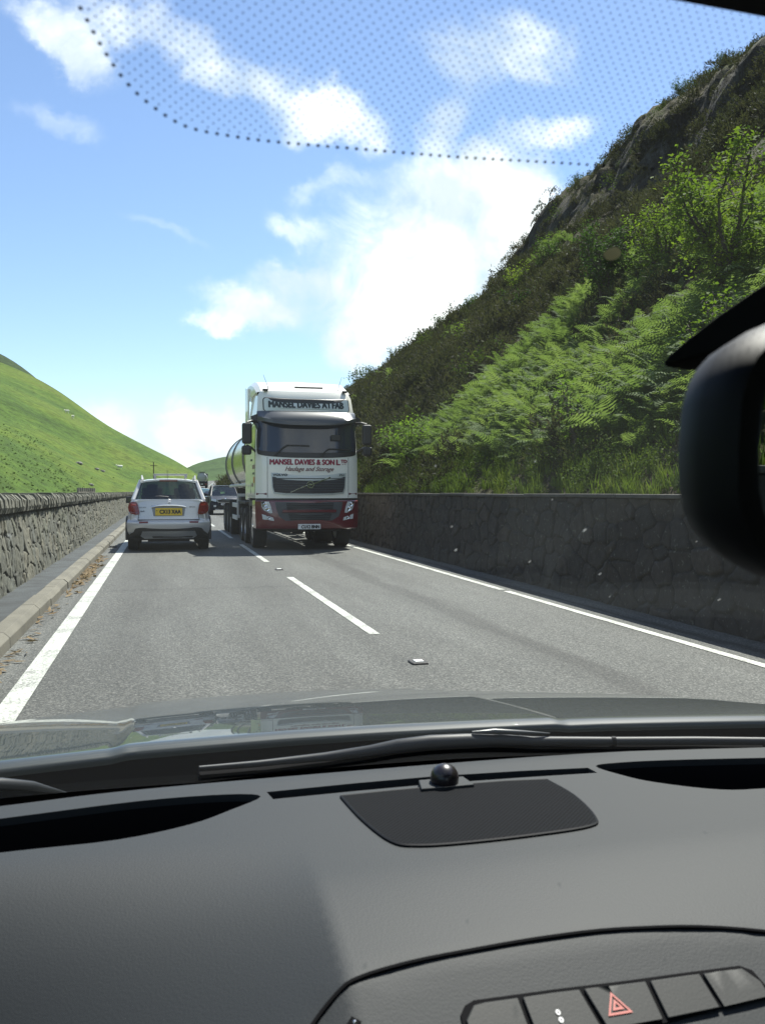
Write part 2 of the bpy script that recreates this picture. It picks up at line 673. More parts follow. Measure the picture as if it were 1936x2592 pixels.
def asphalt():
    m = bpy.data.materials.new('asphalt')
    m.use_nodes = True
    t = m.node_tree
    L = t.links.new
    b = t.nodes['Principled BSDF']
    tc = nn(t, 'ShaderNodeTexCoord')
    sep = nn(t, 'ShaderNodeSeparateXYZ')
    L(tc.outputs['Object'], sep.inputs[0])
    # chippings
    v = nn(t, 'ShaderNodeTexVoronoi')
    v.inputs['Scale'].default_value = 95
    L(tc.outputs['Object'], v.inputs['Vector'])
    cr = nn(t, 'ShaderNodeValToRGB')
    e = cr.color_ramp.elements
    e[0].position, e[0].color = 0.0, (0.024, 0.027, 0.026, 1)
    e[1].position, e[1].color = 1.0, (0.155, 0.155, 0.142, 1)
    x = e.new(0.5)
    x.color = (0.056, 0.059, 0.055, 1)
    bw = nn(t, 'ShaderNodeRGBToBW')
    L(v.outputs['Color'], bw.inputs[0])
    L(bw.outputs[0], cr.inputs['Fac'])
    # broad tone changes, longer along the road
    mp = nn(t, 'ShaderNodeMapping')
    mp.inputs['Scale'].default_value = (1.6, 0.22, 1)
    L(tc.outputs['Object'], mp.inputs['Vector'])
    n1 = nn(t, 'ShaderNodeTexNoise')
    n1.inputs['Scale'].default_value = 1.0
    n1.inputs['Detail'].default_value = 7
    n1.inputs['Roughness'].default_value = 0.65
    L(mp.outputs[0], n1.inputs['Vector'])
    mr = nn(t, 'ShaderNodeMapRange')
    L(n1.outputs['Fac'], mr.inputs['Value'])
    mr.inputs['From Min'].default_value = 0.3
    mr.inputs['From Max'].default_value = 0.7
    mr.inputs['To Min'].default_value = 0.78
    mr.inputs['To Max'].default_value = 1.2
    n3 = nn(t, 'ShaderNodeTexNoise')
    n3.inputs['Scale'].default_value = 38
    n3.inputs['Detail'].default_value = 5
    n3.inputs['Roughness'].default_value = 0.8
    L(tc.outputs['Object'], n3.inputs['Vector'])
    m3 = nn(t, 'ShaderNodeMapRange')
    L(n3.outputs['Fac'], m3.inputs['Value'])
    m3.inputs['From Min'].default_value = 0.3
    m3.inputs['From Max'].default_value = 0.7
    m3.inputs['To Min'].default_value = 0.55
    m3.inputs['To Max'].default_value = 1.5
    # worn strip and oily streak along the far lane
    wob = mth(t, 'MULTIPLY', mth(t, 'SUBTRACT', n1.outputs['Fac'], 0.5), 0.7)
    xx = mth(t, 'ADD', sep.outputs['X'], wob)

    def band(c, w, depth):
        d = mth(t, 'ABSOLUTE', mth(t, 'SUBTRACT', xx, c))
        r_ = nn(t, 'ShaderNodeMapRange', interpolation_type='SMOOTHSTEP')
        L(d, r_.inputs['Value'])
        r_.inputs['From Min'].default_value = w * 0.3
        r_.inputs['From Max'].default_value = w
        r_.inputs['To Min'].default_value = depth
        r_.inputs['To Max'].default_value = 1.0
        return r_.outputs['Result']
    f = mth(t, 'MULTIPLY', mr.outputs['Result'], m3.outputs['Result'])
    for c, w, d in ((3.02, 0.22, 0.66), (4.62, 0.06, 0.45), (-.30, .34, 0.88), (1.25, .34, 0.88), (.45, .3, 1.08), (-1.12, 0.13, 1.25), (4.8, 0.12, 1.3), (3.9, 0.3, 1.1), (2.5, 0.3, 1.1)):
        f = mth(t, 'MULTIPLY', f, band(c, w, d))
    mul = nn(t, 'ShaderNodeMix', data_type='RGBA', blend_type='MULTIPLY')
    mul.inputs['Factor'].default_value = 1
    L(cr.outputs[0], mul.inputs['A'])
    L(f, mul.inputs['B'])
    L(mul.outputs['Result'], b.inputs['Base Color'])
    b.inputs['Roughness'].default_value = 0.8
    b.inputs['Specular IOR Level'].default_value = 0.35
    bp = nn(t, 'ShaderNodeBump')
    bp.inputs['Strength'].default_value = 0.6
    bp.inputs['Distance'].default_value = 0.004
    L(v.outputs['Distance'], bp.inputs['Height'])
    L(bp.outputs[0], b.inputs['Normal'])
    return m


def road_paint():
    m = mat('road_paint', (0.74, 0.75, 0.70), rough=0.6)
    t = m.node_tree
    b = t.nodes['Principled BSDF']
    tc = nn(t, 'ShaderNodeTexCoord')
    n = nn(t, 'ShaderNodeTexNoise')
    n.inputs['Scale'].default_value = 55
    n.inputs['Detail'].default_value = 6
    n.inputs['Roughness'].default_value = 0.7
    t.links.new(tc.outputs['Object'], n.inputs['Vector'])
    n2 = nn(t, 'ShaderNodeTexNoise')
    n2.inputs['Scale'].default_value = 3
    t.links.new(tc.outputs['Object'], n2.inputs['Vector'])
    s = mth(t, 'ADD', n.outputs['Fac'], mth(t, 'MULTIPLY', mth(t, 'SUBTRACT', n2.outputs['Fac'], 0.5), 0.35))
    cr = nn(t, 'ShaderNodeValToRGB')
    cr.color_ramp.elements[0].position = 0.37
    cr.color_ramp.elements[0].color = (0.12, 0.12, 0.11, 1)
    cr.color_ramp.elements[1].position = 0.55
    cr.color_ramp.elements[1].color = (0.46, 0.48, 0.43, 1)
    t.links.new(s, cr.inputs['Fac'])
    t.links.new(cr.outputs[0], b.inputs['Base Color'])
    return m


M_ASPH = asphalt()
M_PAINT = road_paint()
M_FOOT = mat('footway_tarmac', (0.030, 0.036, 0.039), rough=0.85, var=0.35, vscale=3.0, bump=0.5, bscale=90)
M_KERB = mat('kerb_concrete', (0.118, 0.112, 0.088), rough=0.85, var=0.18, vscale=2.2, bump=0.4, bscale=60)
M_SOIL = mat('grass_ground', (0.05, 0.085, 0.02), rough=0.95, var=0.4, vscale=0.15)

ys_all = np.concatenate([np.arange(-44, 60, 2.0), np.arange(60, 471, 4.0)])
# one wide sheet to the horizon
gs = 4500.0
tag(np_mesh('ground', [(-gs, -gs, -0.6), (gs, -gs, -0.6), (gs, gs, -0.6), (-gs, gs, -0.6)], [(0, 1, 2, 3)], M_SOIL), kind='structure')
ribbon('road', M_ASPH, -1.245, 5.02, ys_all, 0.0, nx=8)
ribbon('footway', M_FOOT, -1.80, -1.405, ys_all[ys_all < 62], 0.115, nx=3)
# bank beside the road further on, running down to the fields
yb = np.arange(44, 471, 3.0)
M_VERGE = mat('verge_grass', (0.075, 0.14, 0.025), rough=0.95, var=0.35, vscale=0.6)
ribbon('verge', M_VERGE, -30, -1.2, yb[yb > 62], -0.01, z0=-2.0, z1=0, nx=6)
ribbon('verge', M_VERGE, 4.98, 30, yb, -0.01, z0=0.1, z1=3.5, nx=6)

# painted lines
def line(x0, x1, y0, y1):
    n = max(2, int((y1 - y0) / 1.5))
    return ribbon('road_marking', M_PAINT, x0, x1, np.linspace(y0, y1, n), 0.005)


line(-0.965, -0.815, -40, 11.85)
line(-0.965, -0.815, 11.88, 470)
line(4.29, 4.385, -40, 10.55)
line(4.295, 4.39, 10.72, 470)
_y = -0.75
for k in range(8):
    line(1.815, 1.915, _y, _y + 5.45)
    _y += 8.4 if k else 8.4
line(1.80, 1.93, 68, 470)

M_SEAM = mat('road_joint', (0.020, 0.021, 0.021), rough=.9)
_o = np_mesh('road_joint', [(-.955 + .35 * k, 11.865 + .012 * math.sin(k * 2.1) + s * .006, .003) for k in range(9) for s in (-1, 1)], [(2 * k, 2 * k + 2, 2 * k + 3, 2 * k + 1) for k in range(8)], M_SEAM)
_o['kind'] = 'structure'

# kerb: chamfered units with open joints
kb = MB()
_y = -6.0
random.seed(3)
while _y < 62:
    L_ = 0.905
    dx = random.uniform(-.006, .006)
    dz = random.uniform(-.005, .005)
    prof = [(-1.42, -.05), (-1.42, .125), (-1.405, .132), (-1.285, .130), (-1.235, .085), (-1.23, -.05)]
    kb.prism(prof, lambda a, b: (a + dx, _y, b + dz), lambda a, b: (a + dx, _y + L_, b + dz))
    _y += 0.915
tag(kb.build('kerb', M_KERB, bevel=0.006), kind='structure')

# ---------------------------------------------------------------- stone walls
def hash2(i, j, s=0):
    h = (i * 374761393 + j * 668265263 + s * 974634777) & 0x7fffffff
    h = ((h ^ (h >> 13)) * 1274126177) & 0x7fffffff
    return ((h ^ (h >> 16)) & 0xffff) / 65535.0


def stones(a, b, cw, ch, seed, jit=0.85):
    """irregular stone cells in the plane (a along, b up): gap measure, stone id value, offset inside stone"""
    a = a + 0.25 * cw * fbm(a / cw * .8, b / ch * .8, 3, seed + 3)
    b = b + 0.25 * ch * fbm(a / cw * .8 + 40, b / ch * .8, 3, seed + 5)
    i0, j0 = np.floor(a / cw).astype(np.int64), np.floor(b / ch).astype(np.int64)
    f1 = np.full(a.shape, 9.0)
    f2 = np.full(a.shape, 9.0)
    idv = np.zeros(a.shape)
    ca = np.zeros(a.shape)
    cb = np.zeros(a.shape)
    for di in (-1, 0, 1):
        for dj in (-1, 0, 1):
            i, j = i0 + di, j0 + dj
            h1, h2, h3 = hash2(i, j, seed), hash2(i, j, seed + 11), hash2(i, j, seed + 23)
            sa = (i + 0.5 + (j % 2) * 0.5 * 0 + jit * (h1 - .5)) * cw
            sb = (j + 0.5 + jit * (h2 - .5)) * ch
            da, db = np.abs(a - sa) / cw, np.abs(b - sb) / ch
            d = (da ** 3.4 + db ** 3.4) ** (1 / 3.4) - 0.42 * h3
            near = d < f1
            f2 = np.where(near, f1, np.minimum(f2, d))
            f1 = np.where(near, d, f1)
            idv = np.where(near, hash2(i, j, seed + 31), idv)
            ca = np.where(near, a - sa, ca)
            cb = np.where(near, b - sb, cb)
    return f2 - f1, idv, ca, cb


def wall_stone_mat(name, cols, joint):
    m = bpy.data.materials.new(name)
    m.use_nodes = True
    t = m.node_tree
    L = t.links.new
    b = t.nodes['Principled BSDF']
    at = nn(t, 'ShaderNodeAttribute', attribute_name='stone')
    gp = nn(t, 'ShaderNodeAttribute', attribute_name='gap')
    cr = nn(t, 'ShaderNodeValToRGB')
    e = cr.color_ramp.elements
    while len(e) < len(cols):
        e.new(0.5)
    for i, c in enumerate(cols):
        e[i].position = i / (len(cols) - 1)
        e[i].color = (*c, 1)
    L(at.outputs['Fac'], cr.inputs['Fac'])
    tc = nn(t, 'ShaderNodeTexCoord')
    n = nn(t, 'ShaderNodeTexNoise')
    n.inputs['Scale'].default_value = 9
    n.inputs['Detail'].default_value = 8
    n.inputs['Roughness'].default_value = 0.68
    L(tc.outputs['Object'], n.inputs['Vector'])
    mr = nn(t, 'ShaderNodeMapRange')
    L(n.outputs['Fac'], mr.inputs['Value'])
    mr.inputs['From Min'].default_value = 0.3
    mr.inputs['From Max'].default_value = 0.7
    mr.inputs['To Min'].default_value = 0.6
    mr.inputs['To Max'].default_value = 1.4
    mul = nn(t, 'ShaderNodeMix', data_type='RGBA', blend_type='MULTIPLY')
    mul.inputs['Factor'].default_value = 1
    L(cr.outputs[0], mul.inputs['A'])
    L(mr.outputs['Result'], mul.inputs['B'])
    # lichen
    n2 = nn(t, 'ShaderNodeTexNoise')
    n2.inputs['Scale'].default_value = 22
    n2.inputs['Detail'].default_value = 5
    L(tc.outputs['Object'], n2.inputs['Vector'])
    r2 = nn(t, 'ShaderNodeMapRange')
    L(n2.outputs['Fac'], r2.inputs['Value'])
    r2.inputs['From Min'].default_value = 0.62
    r2.inputs['From Max'].default_value = 0.72
    r2.inputs['To Max'].default_value = 0.5
    mx = nn(t, 'ShaderNodeMix', data_type='RGBA')
    L(r2.outputs['Result'], mx.inputs['Factor'])
    L(mul.outputs['Result'], mx.inputs['A'])
    mx.inputs['B'].default_value = (0.19, 0.195, 0.155, 1)
    m2 = nn(t, 'ShaderNodeMix', data_type='RGBA')
    L(gp.outputs['Fac'], m2.inputs['Factor'])
    m2.inputs['A'].default_value = (*joint, 1)
    L(mx.outputs['Result'], m2.inputs['B'])
    L(m2.outputs['Result'], b.inputs['Base Color'])
    b.inputs['Roughness'].default_value = 0.9
    bp = nn(t, 'ShaderNodeBump')
    bp.inputs['Strength'].default_value = 0.5
    bp.inputs['Distance'].default_value = 0.02
    L(n.outputs['Fac'], bp.inputs['Height'])
    L(bp.outputs[0], b.inputs['Normal'])
    return m


def y_steps(y0, y1, d0, rate):
    out = [y0]
    while out[-1] < y1:
        out.append(out[-1] + max(d0, rate * abs(out[-1])))
    return np.array(out)


def wall_face(name, parent, m, side, xb, xt, zb, zt, ys, nz, cw, ch, depth, seed, gapw, thick, shadow_groove=False):
    """face of a rubble wall looking to the road (side=+1 faces +X), with its top and back"""
    zs = np.linspace(zb, zt, nz)
    Y, Z = np.meshgrid(ys, zs, indexing='ij')
    g, idv, ca, cb = stones(Y, Z, cw, ch, seed)
    k = np.clip((g - .02) / gapw, 0, 1)
    k = np.sqrt(k * k * (3 - 2 * k))
    if shadow_groove:  # shadow line under the coping: set back and given the dark joint colour
        k = k * np.clip((zt - .012 - Z) / .03, 0, 1)
    rnd = (idv - .5)
    off = depth * k * (0.75 + 0.5 * rnd) + 0.014 * k * np.sin(idv * 50) * ca / cw + 0.02 * k * np.cos(idv * 70) * cb / ch
    off = off + 0.008 * fbm(Y * 14, Z * 14, 3, seed + 9) + 0.02 * fbm(Y * .6, Z * .8, 2, seed + 2)
    X = RX(Y) + xb + (xt - xb) * (Z - zb) / (zt - zb) + side * off
    V = np.stack([X, Y, Z + RZ(Y)], -1)
    # carry the grid over the top and down the back
    top = V[:, -1].copy()
    t1 = top.copy()
    t1[:, 0] -= side * thick
    t2 = t1.copy()
    t2[:, 2] = zb + RZ(ys) - .2
    V = np.concatenate([V, t1[:, None], t2[:, None]], 1)
    nzz = nz + 2
    F = grid_faces(len(ys), nzz)
    if side > 0:
        F = F[:, ::-1]
    st = np.concatenate([idv, idv[:, -1:], idv[:, -1:]], 1)
    gp = np.concatenate([k, np.ones((len(ys), 2))], 1)
    return np_mesh(name, V.reshape(-1, 3), F[:, ::-1], m, parent, attrs={'stone': st, 'gap': gp})


M_WALL_L = wall_stone_mat('rubble_stone', [(0.068, 0.072, 0.058), (0.108, 0.109, 0.084), (0.086, 0.093, 0.079), (0.135, 0.129, 0.096), (0.094, 0.104, 0.077)], (0.006, 0.006, 0.005))
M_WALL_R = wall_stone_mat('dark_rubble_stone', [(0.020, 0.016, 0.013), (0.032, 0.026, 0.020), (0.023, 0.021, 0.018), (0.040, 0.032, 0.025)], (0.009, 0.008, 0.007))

wl = thing('stone_wall', 'drystone wall of upright grey stones with a rough coping, behind the kerb', 'wall')
wall_face('rubble_face', wl, M_WALL_L, +1, -1.76, -1.86, 0.08, 1.035, y_steps(-5, 62, 0.014, 0.0014), 96, 0.17, 0.27, 0.036, 5, 0.10, 0.45, shadow_groove=True)
# coping: stones set on edge
cp = MB()
random.seed(11)
_y = -5.0
while _y < 62:
    w = random.uniform(.07, .20) * (1 if _y < 25 else 1.6)
    h = random.uniform(.19, .245)
    x0 = RX(_y) - 1.80 + random.uniform(-.015, .02)
    z0 = 1.037 + float(RZ(_y))
    lean = random.uniform(-.035, .035)
    prof = []
    j = lambda s=.012: random.uniform(-s, s)
    pr = [(-.46 + j(), 0), (-.47 + j(), h * .6 + j()), (-.40 + j(.03), h * .95 + j()), (-.2, h + j()), (-.03 + j(), h * .97 + j()), (.02 + j(), h * .72 + j()), (.025 + j(), h * .3), (.0 + j(), 0)]
    y0 = _y
    cp.prism(pr, lambda a, b: (x0 + a, y0 + lean * b / h, z0 + b), lambda a, b: (x0 + a, y0 + w - .020 + lean * b / h * .8 + j(.006), z0 + b * random.uniform(.97, 1.0)))
    _y += w
M_COPE = mat('coping_stone', (0.076, 0.080, 0.064), rough=0.9, bump=0.8, bscale=18, vscale=5.0, col2=(0.135, 0.132, 0.102))
cp.build('coping', M_COPE, wl, bevel=0.006)

wr = thing('retaining_wall', 'dark shaded retaining wall of big stones below the bracken slope', 'wall')
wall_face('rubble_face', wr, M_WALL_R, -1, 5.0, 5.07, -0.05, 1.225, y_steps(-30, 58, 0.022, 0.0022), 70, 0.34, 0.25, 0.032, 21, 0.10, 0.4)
cr_ = MB()
for (a, b) in zip(np.arange(-30, 58, 1.3), np.arange(-28.7, 59.3, 1.3)):
    z = random.uniform(-.006, .006)
    cr_.box((5.23 + float(RX(a)), (a + b) / 2, 1.247 + z + float(RZ(a))), (0.42, 1.29, 0.045))
cr_.build('coping', mat('thin_coping', (0.060, 0.056, 0.048), rough=0.9, var=0.25, vscale=4, bump=0.5, bscale=30), wr, bevel=0.01)

# ---------------------------------------------------------------- hillside on the right
_cy = np.array( [-60.0, 0.0, 30.0, 40.0, 43.0, 46.0, 49.0, 52.0, 55.0, 58.0, 61.0, 64.0, 67.0, 70.0, 73.0, 76.0, 79.0, 82.0, 85.0, 88.0, 91.0, 94.0, 97.0, 100.0, 103.0, 106.0, 109.0, 112.0, 115.0, 118.0, 121.0, 124.0, 127.0, 130.0, 133.0, 135.0, 143.0, 151.0, 159.0, 167.0, 175.0, 183.0, 191.0, 199.0, 207.0, 215.0, 223.0, 231.0, 239.0, 247.0, 255.0, 280.0, 330.0] )
_cz = np.array( [33.0, 33.0, 32.5, 29.9, 30.2, 30.6, 31.2, 31.9, 32.5, 32.8, 32.7, 32.4, 31.9, 31.9, 31.8, 31.2, 30.9, 30.5, 29.7, 28.3, 27.1, 24.9, 24.3, 24.0, 24.6, 24.3, 23.7, 23.1, 22.5, 22.0, 21.4, 20.8, 21.9, 21.6, 22.2, 22.0, 22.2, 21.9, 21.6, 21.7, 21.5, 21.3, 21.5, 20.1, 18.4, 16.1, 13.9, 11.6, 9.3, 8.1, 7.1, 4.0, 2.0] )
W_HILL = 35.0


def hill_r(y, s, detail=True):
    """height of the slope at distance s behind the wall; also a rock measure"""
    zc = np.interp(y, _cy, _cz) - 1.22
    u = s / W_HILL
    lin = np.interp(u, [0, .5, .85, 1.0, 1.15, 2.0], [0, .55, .88, .965, .93, .8])
    clf = np.interp(u, [0, .4, .70, .76, .86, .93, 1.0, 1.15, 2.0], [0, .345, .60, .645, .86, .955, 1.0, 1.0, .92])
    cw = np.interp(y, [96, 106], [1, 0]) * np.interp(y, [30, 45], [.6, 1])
    wob = 0.045 * fbm(y / 9, s / 14, 4, 61)
    clf2 = np.interp(u + wob, [0, .4, .70, .76, .86, .93, 1.0, 1.15, 2.0], [0, .345, .60, .645, .86, .955, 1.0, 1.0, .92])
    e = np.clip((u - .45) / .2, 0, 1) * np.clip((1.0 - u) / .06, 0, 1)
    clf = clf * (1 - e) + clf2 * e
    p = lin * (1 - cw) + clf * cw
    z = 1.22 + zc * p + RZ(y)
    amp = np.clip(s / 4, 0, 1)
    z = z + amp * 0.9 * fbm(y / 7, s / 7, 5, 51) * (1 - .6 * (u > .97))
    rock = cw * np.clip((u - .70) / .05, 0, 1) * np.clip((1.02 - u) / .05, 0, 1)
    rough = np.abs(fbm(y / 3.0, s / 5.0, 5, 71)) * 2 - .5
    z = z + rock * 1.5 * rough * np.clip((1.0 - u) / .05, 0, 1)
    return z, rock


XB = lambda y: RX(y) + 5.40 + np.interp(y, [100, 140, 200, 260, 330], [0, 1.5, 7.5, 12, 14])
XS = lambda y, s: XB(y) + s * np.maximum(40.4 - XB(y), 6) / W_HILL      # the crest keeps its line
ysl = np.concatenate([np.arange(-45, 40, 0.5), np.arange(40, 128, 0.42), np.arange(128, 332, 1.2)])
ssl = np.concatenate([[-.15], np.arange(0, 16, 0.5), np.arange(16, 37.5, 0.36), np.arange(38, 80, 3)])
Yh, Sh = np.meshgrid(ysl, ssl, indexing='ij')
Zh, ROCK = hill_r(Yh, Sh)
Xh = XS(Yh, Sh)
# crags: push the rock face in and out with vertical fractures
crk = ROCK * (0.9 * (stones(Yh, Zh, 3.0, 5.0, 77)[1] - .5) + 0.5 * fbm(Yh / 1.2, Zh / 2.5, 4, 81))
Xh = Xh - crk * 1.3
Yh2 = Yh + ROCK * 0.6 * fbm(Yh / 2, Zh / 2, 3, 83)


def hillside_mat():
    m = bpy.data.materials.new('hillside')
    m.use_nodes = True
    t = m.node_tree
    L = t.links.new
    b = t.nodes['Principled BSDF']
    b.inputs['Roughness'].default_value = 0.95
    b.inputs['Specular IOR Level'].default_value = 0.2
    at = nn(t, 'ShaderNodeAttribute', attribute_name='rock')
    tc = nn(t, 'ShaderNodeTexCoord')
    n = nn(t, 'ShaderNodeTexNoise')
    n.inputs['Scale'].default_value = 0.5
    n.inputs['Detail'].default_value = 9
    n.inputs['Roughness'].default_value = 0.7
    L(tc.outputs['Object'], n.inputs['Vector'])
    g = nn(t, 'ShaderNodeValToRGB')
    e = g.color_ramp.elements
    e[0].position, e[0].color = 0.36, (0.036, 0.031, 0.018, 1)
    e[1].position, e[1].color = 0.68, (0.045, 0.062, 0.016, 1)
    x = e.new(0.52)
    x.color = (0.052, 0.046, 0.022, 1)
    L(n.outputs['Fac'], g.inputs['Fac'])
    mp = nn(t, 'ShaderNodeMapping')
    mp.inputs['Scale'].default_value = (1.0, 1.0, 0.35)
    L(tc.outputs['Object'], mp.inputs['Vector'])
    n2 = nn(t, 'ShaderNodeTexNoise')
    n2.inputs['Scale'].default_value = 1.3
    n2.inputs['Detail'].default_value = 9
    n2.inputs['Roughness'].default_value = 0.72
    L(mp.outputs[0], n2.inputs['Vector'])
    r_ = nn(t, 'ShaderNodeValToRGB')
    e = r_.color_ramp.elements
    e[0].position, e[0].color = 0.40, (0.012, 0.012, 0.012, 1)
    e[1].position, e[1].color = 0.68, (0.075, 0.076, 0.072, 1)
    x = e.new(0.52)
    x.color = (0.028, 0.029, 0.026, 1)
    L(n2.outputs['Fac'], r_.inputs['Fac'])
    # turf and heather on ledges
    geo = nn(t, 'ShaderNodeNewGeometry')
    sp = nn(t, 'ShaderNodeSeparateXYZ')
    L(geo.outputs['Normal'], sp.inputs[0])
    led = nn(t, 'ShaderNodeMapRange')
    L(mth(t, 'ADD', sp.outputs['Z'], mth(t, 'MULTIPLY', mth(t, 'SUBTRACT', n.outputs['Fac'], 0.5), 0.9)), led.inputs['Value'])
    led.inputs['From Min'].default_value = 0.50
    led.inputs['From Max'].default_value = 0.66
    led.inputs['To Min'].default_value = 1.0
    led.inputs['To Max'].default_value = 0.0
    mx = nn(t, 'ShaderNodeMix', data_type='RGBA')
    L(mth(t, 'MULTIPLY', at.outputs['Fac'], led.outputs['Result']), mx.inputs['Factor'])
    L(g.outputs[0], mx.inputs['A'])
    L(r_.outputs[0], mx.inputs['B'])
    L(mx.outputs['Result'], b.inputs['Base Color'])
    bp = nn(t, 'ShaderNodeBump')
    bp.inputs['Strength'].default_value = 0.9
    bp.inputs['Distance'].default_value = 0.5
    L(n2.outputs['Fac'], bp.inputs['Height'])
    L(bp.outputs[0], b.inputs['Normal'])
    return m


hs = np_mesh('hillside', np.stack([Xh, Yh2, Zh], -1).reshape(-1, 3), grid_faces(len(ysl), len(ssl))[:, ::-1], hillside_mat(), attrs={'rock': ROCK})
tag(hs, kind='structure')

# ---------------------------------------------------------------- grassy hills in the distance
def polar_hill(name, m, az, el, rc, rf, zf, seed, bump=1.0, na=260, nr=110, over=1.5):
    """az (deg from the road direction), crest elevation el (tan), crest range rc, foot range rf"""
    a = np.linspace(az[0], az[-1], na)
    E = np.interp(a, az, el)
    k5 = np.ones(7) / 7
    E = np.convolve(np.pad(E, 3, mode='edge'), k5, 'valid')
    RC, RF, ZF = (np.interp(a, az, q) for q in (rc, rf, zf))
    t = np.linspace(0, 1.6, nr)
    A, T = np.meshgrid(a, t, indexing='ij')
    Rr = RF[:, None] + (RC - RF)[:, None] * T
    zc = (E * RC)[:, None] + CAM_H
    Z = ZF[:, None] + (zc - ZF[:, None]) * np.where(T < 1, T, 1 - .35 * (T - 1) ** 1.0 * over)
    X, Y = Rr * np.sin(np.radians(A)), Rr * np.cos(np.radians(A))
    w = np.clip(T / .1, 0, 1) * np.clip(np.abs(1 - T) / .12, .12, 1)
    Z = Z + bump * w * (5.0 * fbm(X / 60, Y / 60, 4, seed) + 1.0 * fbm(X / 9, Y / 9, 3, seed + 4))
    # rounded crest
    o = np_mesh(name, np.stack([X, Y, Z], -1).reshape(-1, 3), grid_faces(na, nr)[:, ::-1], m)
    tag(o, kind='structure')
    return X, Y, Z


def grass_hill_mat(name, cols, scale=1.0, dark=0.55):
    m = bpy.data.materials.new(name)
    m.use_nodes = True
    t = m.node_tree
    L = t.links.new
    b = t.nodes['Principled BSDF']
    b.inputs['Roughness'].default_value = 0.95
    b.inputs['Specular IOR Level'].default_value = 0.15
    tc = nn(t, 'ShaderNodeTexCoord')
    n = nn(t, 'ShaderNodeTexNoise')
    n.inputs['Scale'].default_value = 0.016 * scale
    n.inputs['Detail'].default_value = 10
    n.inputs['Roughness'].default_value = 0.66
    n.inputs['Distortion'].default_value = 0.6
    L(tc.outputs['Object'], n.inputs['Vector'])
    cr = nn(t, 'ShaderNodeValToRGB')
    e = cr.color_ramp.elements
    while len(e) < len(cols):
        e.new(0.5)
    for i, c in enumerate(cols):
        e[i].position = 0.34 + 0.32 * i / (len(cols) - 1)
        e[i].color = (*c, 1)
    L(n.outputs['Fac'], cr.inputs['Fac'])
    # tussocks
    n2 = nn(t, 'ShaderNodeTexNoise')
    n2.inputs['Scale'].default_value = 0.42 * scale
    n2.inputs['Detail'].default_value = 6
    n2.inputs['Roughness'].default_value = 0.7
    L(tc.outputs['Object'], n2.inputs['Vector'])
    mr = nn(t, 'ShaderNodeMapRange')
    L(n2.outputs['Fac'], mr.inputs['Value'])
    mr.inputs['From Min'].default_value = 0.34
    mr.inputs['From Max'].default_value = 0.60
    mr.inputs['To Min'].default_value = dark
    mr.inputs['To Max'].default_value = 1.12
    mul = nn(t, 'ShaderNodeMix', data_type='RGBA', blend_type='MULTIPLY')
    mul.inputs['Factor'].default_value = 1
    L(cr.outputs[0], mul.inputs['A'])
    L(mr.outputs['Result'], mul.inputs['B'])
    L(mul.outputs['Result'], b.inputs['Base Color'])
    bp = nn(t, 'ShaderNodeBump')
    bp.inputs['Strength'].default_value = 0.6
    bp.inputs['Distance'].default_value = 1.2
    L(n2.outputs['Fac'], bp.inputs['Height'])
    L(bp.outputs[0], b.inputs['Normal'])
    return m


M_GRASSHILL = grass_hill_mat('hill_grass', [(0.034, 0.066, 0.010), (0.052, 0.096, 0.013), (0.078, 0.118, 0.015), (0.078, 0.102, 0.018)])
M_FARHILL = grass_hill_mat('far_hill_grass', [(0.024, 0.046, 0.018), (0.036, 0.066, 0.023), (0.046, 0.082, 0.026), (0.036, 0.066, 0.021)], 0.6)
M_BACKHILL = grass_hill_mat('back_hill_moor', [(0.022, 0.040, 0.018), (0.030, 0.052, 0.020), (0.038, 0.060, 0.022)], 0.6)
LH = polar_hill('hill', M_GRASSHILL, [-110, -70, -40, -20, -12, -9.48, -7.55, -5.56, -3.8, -1.44, 1.42, 2.58, 3.0, 3.25],
                [.30, .29, .26, .19, .150, .1371, .1233, .102, .0769, .0548, .0296, .0141, .009, .004],
                [220, 240, 280, 330, 420, 450, 440, 420, 400, 370, 345, 335, 332, 330],
                [60, 60, 70, 90, 120, 140, 155, 170, 185, 205, 230, 245, 255, 262],
                [-1] * 10 + [0.0, 1.6, 2.3, 2.8], 31, 0.55, na=330, nr=120)
polar_hill('hill', M_BACKHILL, [-60, -30, -12, -9.48, -8.6, -7.7, -6.8, -5.5], [.2, .2, .160, .1490, .1410, .1265, .112, .09], [760] * 8, [520] * 8, [5] * 8, 41, 0.4, na=120, nr=40)
polar_hill('hill', M_FARHILL, [-1, 0.5, 1.42, 1.71, 2.2, 2.59, 3.2, 4.06, 4.8, 5.69, 8, 12, 20, 40], [.005, .016, .0262, .0283, .0313, .0336, .037, .0404, .0415, .0412, .05, .062, .06, .06], [760] * 14, [400] * 14, [3] * 14, 47, 0.5, na=200, nr=60)
# ================================================================== THE CAR THE VIEW IS TAKEN FROM
CX = 0.278                                  # its middle line
OWN = (CX, 0.6, 0.0)
own = thing('car', 'dark grey car whose dashboard, bonnet and windscreen fill the near view', 'car', OWN)


def own_part(name, mb, m, parent=None, smooth=30, bevel=0.0):
    if parent is None:
        return mb.build(name, m, own, smooth=smooth, bevel=bevel, loc=(-OWN[0], -OWN[1], 0))
    return mb.build(name, m, parent, smooth=smooth, bevel=bevel)


